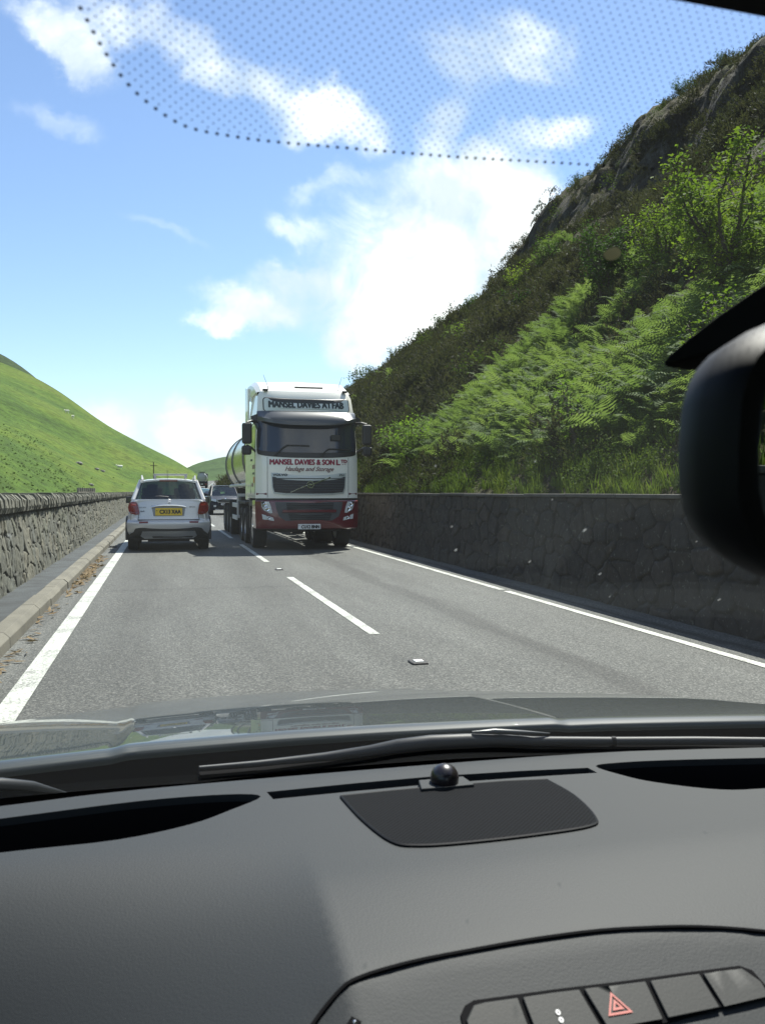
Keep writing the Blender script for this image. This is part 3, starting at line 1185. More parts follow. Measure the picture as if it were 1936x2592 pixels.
M_DASH = mat('dash_plastic', (0.0215, 0.0245, 0.027), rough=0.62, spec=0.26, bump=0.22, bscale=520)
M_BLACKP = mat('black_plastic', (0.008, 0.009, 0.011), rough=0.6, spec=.15)
M_RUBBER = mat('tray_rubber', (0.006, 0.006, 0.007), rough=0.9, spec=0.1)
M_HEAD = mat('headlining', (0.05, 0.05, 0.05), rough=0.95)
M_TRIMG = mat('switch_plastic', (0.022, 0.0235, 0.0235), rough=0.55, spec=.25, bump=0.1, bscale=500)

# ---- dashboard
_gx = [-0.7, -0.3, -.10, .03, .063, .085, .112, .158, .246, .303, .37, .421, .455, .49, .56, .70, 1.3]
_gy = [.36, .40, .43, .470, .503, .526, .543, .552, .557, .557, .549, .535, .520, .495, .47, .45, .43]
G_ = lambda x: float(np.mean(np.interp(x + np.linspace(-.022, .022, 23), _gx, _gy)))


def dash_z(x, y):
    g = G_(x)
    z = 1.0 - 0.42 * max(0.0, 0.66 - max(y, g)) ** 1.5
    z -= 0.05 * max(0, abs(x - CX) - .45) ** 2
    # passenger side: panel tilted down past a crease to imitate a cast shadow
    if x < .115:
        k = min(1, max(0, (.752 - y) / .23))
        k = k * k * (3 - 2 * k)
        d = .115 - x
        z -= k * .46 * (math.sqrt(d * d + .002 ** 2) - .002)
    if y < g:
        z -= .50 * (g - y)
    # rounded front lip of the top pad
    if y > .895:
        z -= 1.2 * (y - .895) ** 1.5
    return z


tray_l = smooth_curve([(.092, .852), (.06, .822), (.022, .795), (-.041, .775), (-.133, .771), (-.30, .758), (-.42, .765), (-.42, .80), (-.30, .832), (-.146, .852), (-.024, .868), (.06, .866)], 4, closed=True)
tray_r = smooth_curve([(.457, .857), (.470, .822), (.492, .793), (.543, .758), (.60, .749), (.75, .735), (.95, .725), (.97, .76), (.80, .812), (.653, .838), (.55, .856), (.49, .862)], 4, closed=True)
slot = [(.099, .863), (.19, .867), (.278, .868), (.37, .862), (.446, .854), (.448, .836), (.37, .841), (.278, .845), (.19, .844), (.103, .841)]
grille = [(.168, .829), (.22, .831), (.28, .8315), (.34, .830)] + smooth_curve([(.384, .8245), (.390, .775), (.383, .720), (.368, .7005), (.31, .694), (.25, .693), (.208, .697), (.188, .711), (.175, .765), (.168, .829)], 5)[:-1]
back = smooth_curve([(-.62, .80), (-.40, .855), (-.151, .886), (-.025, .905), (.117, .918), (.233, .924), (.38, .917), (.679, .872), (.95, .82), (1.18, .76)], 6)
outer = back + [(1.18, .36), (.8, .36), (.4, .36), (.0, .36), (-.3, .36), (-.62, .36)]
gl_pts = [(x, G_(x)) for x in np.linspace(-.6, 1.16, 150)]
dm = MB()
dm.patch(outer, lambda a, b: (a, b, dash_z(a, b)), step=0.0125, holes=[tray_l, tray_r, slot], extra=[(x, y) for x in (.108, .115, .122) for y in np.linspace(.37, .82, 90)])
# walls of the recesses
for h, dep in ((tray_l, .055), (tray_r, .055), (slot, .03)):
    n = len(h)
    top = [(p[0], p[1], dash_z(*p)) for p in h]
    bot = [(p[0], p[1], dash_z(*p) - dep) for p in h]
    dm.add(top + bot, [(k, n + k, n + (k + 1) % n, (k + 1) % n) for k in range(n)])
# front edge turned down
dm.add([(p[0], p[1], dash_z(*p)) for p in back] + [(p[0], p[1] + .01, dash_z(*p) - .03) for p in back], [(k, k + 1, len(back) + k + 1, len(back) + k) for k in range(len(back) - 1)])
dash = own_part('dashboard', dm, M_DASH, smooth=38)
for nm, h, dep in (('storage_tray', tray_l, .054), ('storage_tray', tray_r, .054)):
    b = MB()
    n = len(h)
    hh = [(p[0] + (sum(q[0] for q in h) / n - p[0]) * .012, p[1] + (sum(q[1] for q in h) / n - p[1]) * .02) for p in h]
    b.patch(hh, lambda x, y: (x, y, dash_z(x, .86 if y > .8 else y) * 0 + 1.0 - dep + .001), step=.03)
    b.add([(p[0], p[1], dash_z(*p) - .007) for p in hh] + [(p[0], p[1], 1.0 - dep) for p in hh], [(k, n + k, n + (k + 1) % n, (k + 1) % n) for k in range(n)])
    own_part(nm, b, M_RUBBER, dash)
b = MB()
b.patch(slot, lambda x, y: (x, y, .972), step=.03)
for x in np.linspace(.12, .43, 13):
    b.box((x, .853, .984), (.0025, .024, .016))
own_part('demister_vent', b, M_BLACKP, dash)


def grille_mat():
    m = mat('speaker_cloth', (0.020, 0.021, 0.022), rough=0.9)
    t = m.node_tree
    tc = nn(t, 'ShaderNodeTexCoord')
    mp = nn(t, 'ShaderNodeMapping')
    mp.inputs['Rotation'].default_value = (0, 0, R(45))
    mp.inputs['Scale'].default_value = (1 / .0034,) * 3
    t.links.new(tc.outputs['Object'], mp.inputs[0])
    fr = nn(t, 'ShaderNodeVectorMath', operation='FRACTION')
    t.links.new(mp.outputs[0], fr.inputs[0])
    sb = nn(t, 'ShaderNodeVectorMath', operation='SUBTRACT')
    t.links.new(fr.outputs[0], sb.inputs[0])
    sb.inputs[1].default_value = (.5, .5, 0)
    ml = nn(t, 'ShaderNodeVectorMath', operation='MULTIPLY')
    t.links.new(sb.outputs[0], ml.inputs[0])
    ml.inputs[1].default_value = (1, 1, 0)
    ln = nn(t, 'ShaderNodeVectorMath', operation='LENGTH')
    t.links.new(ml.outputs[0], ln.inputs[0])
    mr = nn(t, 'ShaderNodeMapRange')
    t.links.new(ln.outputs['Value'], mr.inputs['Value'])
    mr.inputs['From Min'].default_value = .28
    mr.inputs['From Max'].default_value = .36
    cr = nn(t, 'ShaderNodeMix', data_type='RGBA')
    t.links.new(mr.outputs['Result'], cr.inputs['Factor'])
    cr.inputs['A'].default_value = (.002, .002, .002, 1)
    cr.inputs['B'].default_value = (.010, .011, .013, 1)
    t.links.new(cr.outputs['Result'], t.nodes['Principled BSDF'].inputs['Base Color'])
    t.nodes['Principled BSDF'].inputs['Specular IOR Level'].default_value = .08
    return m


b = MB()
b.patch(grille, lambda x, y: (x, y, dash_z(x, y) + .0022), thick=.004, tn=(0, 0, -1), step=.02)
gr = own_part('speaker_grille', b, grille_mat(), dash, smooth=30)
b = MB()
gg = [(p[0], p[1], dash_z(p[0], p[1]) + .0010) for p in grille]
b.tube(gg + gg[:1], .0016, n=6, caps=False)
own_part('grille_surround', b, M_BLACKP, dash)
b = MB()
b.prism([(.247, .820), (.303, .820), (.300, .846), (.252, .846)], lambda x, y: (x, y, .9995), lambda x, y: (x, y, 1.0052))
own_part('sensor_base', b, M_DASH, dash, bevel=.001)
b = MB()
b.lathe([(0, .0142), (.004, .0146), (.009, .0138), (.0135, .0112), (.0165, .0075), (.0182, .003), (.0184, .0003)], 'Z', (.276, .834, 1.0053), n=24)
own_part('sun_sensor', b, mat('sensor_lens', (0.010, 0.007, 0.009), rough=0.32, coat=.2), dash, smooth=60)
# seam between top pad and centre fascia
b = MB()
sp_ = [(x, G_(x), dash_z(x, G_(x)) + .0004) for x in np.concatenate([np.linspace(.03, .13, 24), np.linspace(.14, .42, 20), np.linspace(.43, .53, 20)])]
b.tube(sp_, .0016, n=6)
own_part('seam_trim', b, M_RUBBER, dash)
b = MB()
FZ = lambda x, y, o=0.0: (x, y - o * .65, .985 - .85 * (.557 - y) + o * .76)
# the dash surface below the seam follows dash_z; sit the switches on it
DZ = lambda x, y, o=0.0: (x, y + .0030 - o * .64, dash_z(x, y + .0030) + o * .76)
fr = [(.178, .506), (.183, .515), (.192, .520), (.29, .5195), (.388, .514), (.397, .508), (.3995, .498), (.396, .490), (.30, .497), (.20, .500)]
fr = [(.180, .500), (.1815, .513), (.186, .518), (.193, .5205), (.25, .5205), (.30, .519), (.35, .517), (.386, .5145), (.393, .510), (.397, .4945), (.30, .490), (.20, .490)]
b.patch(fr, lambda x, y: DZ(x, y, .0012), thick=.004, tn=(0, .6, -.7), step=.02)
sw = own_part('switch_panel', b, M_RUBBER, dash)
edges_x = [(.1835, .222), (.2255, .2655), (.2690, .3135), (.3170, .3535), (.3565, .3925)]


def top_y(x):
    return float(np.interp(x, [.1835, .186, .193, .25, .30, .35, .386, .391, .3925], [.509, .5145, .5178, .5180, .5165, .5145, .512, .508, .502]))


for k, (x0, x1) in enumerate(edges_x):
    b = MB()
    sl0 = [0, .0, .004, -.001, .001][k]
    sl1 = [0, .004, -.001, .001, .0][k]
    xs = np.linspace(x0, x1, 6)
    pl = [(x, top_y(x)) for x in xs] + [(x1 + sl1, .4925), (x0 + sl0, .4925)]
    b.patch(pl, lambda x, y: DZ(x, y, .0034), thick=.003, tn=(0, .6, -.7), step=.012)
    bt = own_part('switch_button', b, M_TRIMG, dash, bevel=.0006)
    if k == 2:
        bt['label'] = 'hazard light switch with a red triangle'
        t_ = MB()
        for s0, s1 in ((1.0, .74), (.48, .2)):
            tri = lambda s: [(.2855 + s * .0 * 1, .5045 + s * .0085), (.2855 - s * .0088, .5045 - s * .0052), (.2855 + s * .0088, .5045 - s * .0052)]
            A, B = tri(s0), tri(s1)
            P = [DZ(x, y, .0040) for x, y in A + B]
            t_.add(P, [(i, (i + 1) % 3, 3 + (i + 1) % 3, 3 + i) for i in range(3)])
        own_part('hazard_symbol', t_, mat('hazard_red', (0.42, 0.10, 0.08), rough=0.5), bt)
    if k == 1:
        t_ = MB()
        # seat heater pictogram
        for cx_, cy_ in ((.2445, .506), (.2445, .5015), (.2445, .497)):
            for a0 in range(8):
                a1, a2 = a0 * math.pi / 4, (a0 + 1) * math.pi / 4
                P = [DZ(cx_ + r_ * math.cos(q), cy_ + r_ * math.sin(q) * 1.1, .0040) for r_, q in ((.0006, a1), (.0016, a1), (.0016, a2), (.0006, a2))]
                t_.add(P, [(0, 1, 2, 3)])
        own_part('heater_symbol', t_, mat('symbol_white', (0.7, 0.7, 0.7), rough=0.5), bt)
b = MB()
b.prism([(.086, .498), (.112, .519), (.1175, .515), (.092, .492)], lambda x, y: DZ(x, y, -.001), lambda x, y: DZ(x, y, .002))
sv = own_part('side_vent', b, M_RUBBER, dash)
b = MB()
b.ball(DZ(.1128, .5145, .003), .0016, 8, 6)
own_part('vent_stud', b, mat('chrome_bead', (.8, .8, .8), rough=.15, metal=1), sv)

# ---- bonnet and scuttle
def bonnet_z(x, y):
    t = y - 1.3
    z = .934 - .100 * t - .069 * t * t
    d = abs(x - CX)
    e = max(0, d - .328)
    k = min(1, e / .03)
    k = k * k * (3 - 2 * k)
    z -= .006 * k * np.interp(y, [1.2, 1.36, 1.5, 2.2], [.3, .7, 1, 1])
    tt = min(1.1, max(0, t / .7))
    z -= d * d * (.02 + .045 * tt) + 1.5 * max(0, d - .80) ** 2
    yr = rear_y(x)
    q = max(0, (yr + .03 - y) / .03)
    z -= .009 * q ** 2
    return float(z)


rear_y = lambda x: float(np.interp(x, [-.65, -.45, -.215, -.036, .167, .327, .684, .952, 1.2], [1.20, 1.225, 1.262, 1.292, 1.300, 1.296, 1.268, 1.224, 1.19]))
xs = np.concatenate([np.linspace(-.62, -.10, 22), np.linspace(-.09, -.03, 16), np.linspace(-.01, .57, 26), np.linspace(.585, .645, 16), np.linspace(.66, 1.176, 22)])
V = []
rows = np.concatenate([np.linspace(0, .045, 10), np.linspace(.06, 1.16, 54)])
for x in xs:
    yr = rear_y(x)
    V.append([(x, yr + .001, bonnet_z(x, yr) - .010)] + [(x, yr + r_, bonnet_z(x, yr + r_)) for r_ in rows] + [(x, yr + 1.20, bonnet_z(x, yr + 1.16) - .06), (x, yr + 1.22, .5)])
V = np.array(V)
M_PAINT_OWN = mat('car_paint', (0.030, 0.036, 0.034), rough=0.5, metal=0.0, spec=.2, coat=.75, coat_rough=0.008)
bn = np_mesh('bonnet', V.reshape(-1, 3), grid_faces(V.shape[0], V.shape[1])[:, ::-1], M_PAINT_OWN, own)
bn.location = (-OWN[0], -OWN[1], 0)
b = MB()
b.box((CX, 1.62, .45), (1.72, 1.2, .4))
own_part('body', b, M_PAINT_OWN, bevel=.05)
b = MB()
cw_ = []
for x in np.linspace(-.6, 1.16, 24):
    yr = rear_y(x)
    cw_.append([(x, yr + .006, bonnet_z(x, yr) - .004), (x, yr + .007, .850), (x, yr - .04, .850), (x, yr - .09, .845), (x, yr - .20, .82)])
b.add([p for r_ in cw_ for p in r_], [tuple(f) for f in grid_faces(24, 5)])
own_part('scuttle_panel', b, M_RUBBER)
b = MB()
pts_b = [(p[0], p[1] + .006, .985) for p in back[::3]]
pts_f = [(p[0], p[1] + .20, .905) for p in back[::3]]
b.add(pts_b + pts_f, [(k, k + 1, len(pts_b) + k + 1, len(pts_b) + k) for k in range(len(pts_b) - 1)])
own_part('bulkhead_panel', b, M_RUBBER)

# ---- windscreen
N0 = Vector((0, 1.12, .97))
DV = (Vector((0, .15, 1.58)) - N0).normalized()
NV = Vector((0, -DV.z, DV.y))
if NV.z < 0:
    NV = -NV
WS = lambda u, v, o=0.0: tuple(N0 + Vector((u, -.30 * (u - CX) ** 2, 0)) + DV * v + NV * o)      # o > 0 towards outside


def ws_sheet(b, v0, v1, o0, o1, x0=None, x1=None, nu=40, nv=10):
    # curved sheet of the screen between two heights (numbers or functions of the fraction across)
    f0 = v0 if callable(v0) else (lambda u: v0)
    f1 = v1 if callable(v1) else (lambda u: v1)
    half = lambda v: .798 - .116 * (v + .11)
    for o in (o0, o1):
        g = []
        for i in range(nu):
            q = -1 + 2 * i / (nu - 1)
            row = []
            for j in range(nv):
                h = half(f0(CX + q * .75) + (f1(CX + q * .75) - f0(CX + q * .75)) * j / (nv - 1))
                u = CX + q * h
                v = f0(u) + (f1(u) - f0(u)) * j / (nv - 1)
                row.append(WS(u, v, o))
            g.append(row)
        b.add([p for r_ in g for p in r_], [tuple(f) for f in grid_faces(nu, nv)])
    return b


b = MB()
ws_sheet(b, -.19, 1.14, 0, .005)
ws = own_part('windscreen', b, glass_mat('windscreen_glass', (0.975, 0.99, 0.98), f0=0.04, dirt=0.0029, refl=.26), smooth=60)
M_FRIT = mat('ceramic_band', (0.010, 0.010, 0.012), rough=0.5)
b = MB()
# solid bands printed on the edge of the glass
low = lambda u: float(np.interp(u, [-.5, -.19, .047, .31, .64, .86, 1.1], [-.02, -.070, -.136, -.132, -.126, -.112, -.08]))
ws_sheet(b, -.19, low, -.0010, -.0004)
ws_sheet(b, .9705, 1.14, -.0010, -.0004)
# dotted fade, first row heavier
edge = smooth_curve([(-.060, .975), (-.048, .955), (-.038, .941), (-.0268, .9262), (-.0203, .9134), (-.0131, .9019), (-.0044, .8936), (.0093, .8864), (.0273, .8853), (.0459, .8859), (.085, .8888), (.1265, .8916), (.1791, .8958), (.2634, .9005), (.278, .901)], 6)
edge = edge + [(2 * CX - p[0], p[1]) for p in reversed(edge[:-1])]
reg = edge + [(edge[-1][0], .972), (edge[0][0], .972)]


def dot(u, v, r, n=7):
    a0 = random.random()
    c = [WS(u + r * math.cos(a0 + 2 * math.pi * k / n), v + r * math.sin(a0 + 2 * math.pi * k / n), -.0005) for k in range(n)]
    b.add(c, [tuple(range(n))])


px_, py_ = .0041, .00205
acc = 0.0
for (a, c) in zip(edge[:-1], edge[1:]):
    seg = math.hypot(c[0] - a[0], c[1] - a[1])
    while acc < seg:
        t = acc / seg
        dot(a[0] + (c[0] - a[0]) * t, a[1] + (c[1] - a[1]) * t,   .00080)
        acc += px_
    acc -= seg
j = 0
v_ = .8855
while v_ < .9705:
    u_ = -.062 + (j % 2) * px_ / 2
    while u_ < .62:
        if inside(u_, v_, reg) and edge_dist(u_, v_, edge + [(edge[-1][0], 1.2), (edge[0][0], 1.2)]) > .0019:
            dot(u_, v_, .00038, 6)
        u_ += px_
    v_ += py_
    j += 1
own_part('ceramic_dots', b, M_FRIT, ws, smooth=None)
M_DROP = glass_mat('water_drop', (0.9, 0.92, 0.92), dirt=0.12)
random.seed(4)
for (u, v, r_) in ((.338, .552, .0022), (.388, .47, .0019), (.235, .521, .0019), (.310, .497, .0017), (.538, .409, .0022), (.256, .652, .0011), (.119, .796, .0009), (-.097, .558, .0020), (.188, .741, .0010), (.277, .335, .0013), (.183, .645, .0011), (.40, .60, .0010), (.22, .56, .0012), (.29, .60, .0009), (.15, .50, .0010), (.45, .53, .0010), (.42, .42, .0011)):
    rr = []
    n = 9
    for k in range(n):
        q = 2 * math.pi * k / n
        rr.append(WS(u + r_ * .6 * math.cos(q), v + r_ * 1.3 * math.sin(q) * (1.2 if math.sin(q) < 0 else .8), .0054))
    b = MB()
    b.add(rr + [WS(u, v, .0054 + r_ * .35)], [(k, (k + 1) % n, n) for k in range(n)])
    own_part('water_spot', b, M_DROP, ws, smooth=60)
b = MB()
b.patch(smooth_curve([(.221, .842), (.2235, .846), (.227, .8465), (.2305, .843), (.2295, .839), (.225, .838)], 4, closed=True), lambda u, v: WS(u, v, .0054), step=.002)
own_part('bird_mark', b, mat('pale_mark', (0.62, 0.55, 0.30), rough=0.8), ws, smooth=None)

# ---- wipers
M_WIPER = mat('wiper_arm', (0.018, 0.021, 0.026), rough=0.5, spec=.35)
M_CHROME0 = mat('wiper_highlight_metal', (0.05, 0.055, 0.06), rough=0.35)


b = MB()
wp = [(.0463, -.1137), (.1304, -.125), (.2242, -.1235), (.2907, -.1109), (.3284, -.0959), (.3744, -.0877), (.4298, -.088), (.4799, -.0926), (.533, -.1026), (.6537, -.110), (.7733, -.1066), (.869, -.1023), (.95, -.092)]
wr_ = [.003, .0045, .0065, .0085, .0105, .0115, .011, .0095, .0075, .0068, .0066, .006, .002]
b.tube([WS(u, v, .014) for u, v in wp], wr_, n=12)
wa = own_part('wiper', b, M_WIPER, smooth=50)
b = MB()
b.tube([WS(u, v, .024) for u, v in ((.437, -.080), (.470, -.080), (.515, -.090), (.56, -.099))], [.002, .0045, .0035, .001], n=8)
own_part('wiper_spring_cover', b, M_CHROME0, wa, smooth=50)
b = MB()
b.tube([WS(u, v - .012, .006) for u, v in wp[:-1]], .006, n=6)
own_part('wiper_blade', b, M_RUBBER, wa)
b = MB()
b.tube([WS(.654, -.110, .014), WS(.660, -.110, .014)], .0078, n=12)
own_part('wiper_joint', b, M_BLACKP, wa)
b = MB()
b.tube([WS(u, v, .012) for u, v in ((-.45, .02), (-.32, -.01), (-.1895, -.0528), (-.1582, -.0832), (-.1238, -.1424))], [.010, .009, .008, .006, .001], n=10)
own_part('wiper', b, M_WIPER, smooth=50)

# ---- rear view mirror
mirror_c = Vector((.2810, .2790, 1.3140))
mn = Vector((.30, -.953, -.03)).normalized()
mx_ = Vector((0, 0, 1)).cross(mn).normalized()
mx_ = -mx_ if mx_.x < 0 else mx_
mz_ = mx_.cross(-mn).normalized()
mz_ = mz_ if mz_.z > 0 else -mz_
MP = lambda a, c, d: tuple(mirror_c + mx_ * a + mz_ * c + mn * d)


def sup(w, h, n=40, e=3.2):
    o = []
    for k in range(n):
        q = 2 * math.pi * k / n
        c, s = math.cos(q), math.sin(q)
        o.append((w * math.copysign(abs(c) ** (2 / e), c), h * math.copysign(abs(s) ** (2 / e), s) * (1.0 + .06 * c)))
    return o


b = MB()
rings = []
for d, k, kk in ((-.036, .25, .25), (-.034, .62, .55), (-.027, .84, .80), (-.016, .95, .93), (-.004, 1.0, 1.0), (.006, 1.0, 1.0), (.010, .985, .97), (.0105, .93, .88)):
    rings.append([MP(a * k, c * kk, d) for a, c in sup(.118, .0510)])
b.loft(rings)
mir = own_part('rear_view_mirror', b, mat('mirror_housing', (0.006, 0.0065, 0.009), rough=0.6, spec=.25), smooth=50)
b = MB()
b.loft([[MP(a, c, d) for a, c in sup(.1075, .0440)] for d in (.0100, .0112)])
own_part('mirror_glass', b, mat('mirror_silver', (.85, .87, .86), rough=.0, metal=1.0), mir, smooth=30)
b = MB()
rings = []
for v, xl, dz in ((.768, .293, .002), (.775, .2935, .006), (.79, .298, .016), (.81, .306, .028), (.83, .316, .036), (.85, .329, .042), (.87, .345, .046), (.89, .362, .05), (.93, .385, .055)):
    L_, R_ = WS(xl, v, -.0012), WS(max(.365, xl + .03), v, -.0012)
    zb = 1.3765 + (.462 - L_[1]) * .16 - max(0, .425 - L_[1]) * .75
    rings.append([L_, (xl + .002, L_[1], max(zb, L_[2] - dz * 4)), (xl + .012, L_[1] - .004, max(zb - .002, L_[2] - dz * 4.2)), (max(.365, xl + .03), R_[1] - .004, max(zb - .002, R_[2] - dz * 4.2)), R_])
b.loft(rings)
own_part('sensor_cover', b, mat('cover_black', (0.004, 0.004, 0.004), rough=.8, spec=.1), bevel=.004)
b = MB()
b.tube([(.34, .33, 1.40), (.31, .325, 1.36), tuple(mirror_c - mn * .035)], [.014, .013, .016], n=10)
own_part('mirror_stem', b, M_BLACKP, mir, smooth=50)

# ---- the rest of the cabin, round the viewer
b = MB()
rf = [[(x, y, z - .05 * ((x - CX) / .65) ** 2) for x in np.linspace(CX - .64, CX + .64, 9)] for y, z in ((.185, 1.566), (.10, 1.60), (-.2, 1.63), (-.9, 1.64), (-1.7, 1.60))]
vt = [p for r_ in rf for p in r_]
vb = [(p[0], p[1], p[2] - .045) for p in vt]
ff = [tuple(f) for f in grid_faces(5, 9)]
b.add(vt, ff)
b.add(vb, ff)
b.add(vt[:9] + vb[:9], [(k, k + 1, 9 + k + 1, 9 + k) for k in range(8)])
roof = own_part('roof', b, M_HEAD)
for s in (-1, 1):
    b = MB()
    e0 = WS(CX + s * .80, -.11, .0)
    e1 = WS(CX + s * .655, 1.14, .0)
    b.tube([e0, tuple((Vector(e0) + Vector(e1)) / 2 + Vector((s * .012, 0, .012))), e1], .035, n=8)
    own_part('windscreen_pillar', b, M_HEAD, smooth=40)
    b = MB()
    b.tube([(CX + s * .66, .14, 1.56), (CX + s * .67, -.8, 1.60), (CX + s * .64, -1.7, 1.55)], .04, n=8)
    own_part('roof_rail', b, M_HEAD, smooth=40)
    b = MB()
    b.box((CX + s * .84, -.35, .63), (.10, 2.7, .66))
    dr = own_part('door', b, M_BLACKP, bevel=.02)
    b = MB()
    b.tube([(CX + s * .82, -.42, .95), (CX + s * .68, -.48, 1.57)], .045, n=8)
    own_part('door_pillar', b, M_HEAD, smooth=40)
    b = MB()
    P = [(CX + s * .83, .86, .97), (CX + s * .83, -.42, .97), (CX + s * .69, -.48, 1.55), (CX + s * .69, .12, 1.55)]
    b.add(P + [(p[0] + s * .004, p[1], p[2]) for p in P], [(0, 1, 2, 3), (7, 6, 5, 4), (0, 4, 5, 1), (1, 5, 6, 2), (2, 6, 7, 3), (3, 7, 4, 0)])
    own_part('door_glass', b, glass_mat('side_glass', (.85, .9, .87)), dr, smooth=None)
b = MB()
b.box((CX, -.4, .28), (1.7, 2.8, .06))
b.box((CX, -1.72, .62), (1.7, .08, .70))
b.box((CX, -1.2, .55), (1.4, .9, .5))
b.box((CX, .62, .52), (1.64, .30, .48))
own_part('cabin_lining', b, M_BLACKP)
for s in (-1, 1):
    b = MB()
    b.box((CX + s * .37, -.10, .50), (.5, .52, .2))
    b.box((CX + s * .37, -.46, .82), (.5, .14, .62), rx=-.25)
    b.box((CX + s * .37, -.56, 1.25), (.26, .09, .18), rx=-.2)
    own_part('seat', b, mat('seat_cloth', (.03, .03, .032), rough=.95), bevel=.04)
# ================================================================== VEHICLES
M_TYRE = mat('tyre_rubber', (0.012, 0.012, 0.012), rough=0.85)
M_RIM = mat('wheel_alloy', (0.45, 0.46, 0.47), rough=0.35, metal=0.9)
M_RIMD = mat('wheel_grey', (0.20, 0.20, 0.20), rough=0.5, metal=0.5)
M_CHROME = mat('chrome', (0.85, 0.86, 0.87), rough=0.12, metal=1.0)
M_MIRG = mat('wing_mirror_glass', (0.07, 0.08, 0.085), rough=0.08, metal=1.0)
M_DARKGL = mat('dark_glass', (0.012, 0.015, 0.018), rough=0.03, spec=0.9, coat=.6)
M_BLACKT = mat('black_trim', (0.016, 0.016, 0.017), rough=0.5)
M_GREYT = mat('grey_trim', (0.050, 0.055, 0.062), rough=0.5)
M_LAMP = mat('lamp_lens', (0.55, 0.58, 0.58), rough=0.12, coat=.8, spec=.7)
M_UNDER = mat('chassis_black', (0.014, 0.014, 0.015), rough=0.7)
M_WHITE = mat('white_cab_paint', (0.78, 0.77, 0.70), rough=0.3, coat=.7)
M_RED = mat('dark_red_paint', (0.105, 0.004, 0.011), rough=0.3, coat=.8)
M_LETDK = mat('lettering_dark', (0.015, 0.028, 0.030), rough=0.5)
M_LETRED = mat('lettering_maroon', (0.26, 0.02, 0.05), rough=0.5)
M_LETBRN = mat('lettering_brown', (0.22, 0.12, 0.11), rough=0.5)
M_HOOP = mat('hoop_steel', (0.16, 0.16, 0.155), rough=0.4, metal=.8)
M_DULL = mat('dull_steel', (0.30, 0.31, 0.31), rough=0.45, metal=.8)
M_STEEL = mat('polished_steel', (0.40, 0.40, 0.29), rough=0.2, metal=1.0, bump=0.05, bscale=2)


def wheel_pair(parent, name, r, w, rim_r, rim_m, places, seed=0, dish=0.04):
    """tyre with its rim as sub-part; the others are copies"""
    b = MB()
    prof = [(-w / 2 * .80, rim_r), (-w / 2, rim_r + (r - rim_r) * .25), (-w / 2, r * .93), (-w / 2 * .86, r * .985), (-w / 2 * .5, r), (w / 2 * .5, r), (w / 2 * .86, r * .985), (w / 2, r * .93), (w / 2, rim_r + (r - rim_r) * .25), (w / 2 * .80, rim_r)]
    b.lathe(prof, 'X', n=36, closed=False)
    o = b.build(name, M_TYRE, parent, smooth=35, loc=places[0])
    b = MB()
    for s in (-1, 1):
        b.lathe([(s * (w / 2 * .84), rim_r * 1.02), (s * (w / 2 * .9), rim_r * .95), (s * (w / 2 - dish), rim_r * .82), (s * (w / 2 - dish * 1.2), rim_r * .35), (s * (w / 2 - dish * .4), rim_r * .28), (s * (w / 2 - dish * .4), .005)], 'X', n=24)
    b.build('rim', rim_m, o, smooth=35)
    for p in places[1:]:
        copy_child(o, parent, loc=p)
    return o


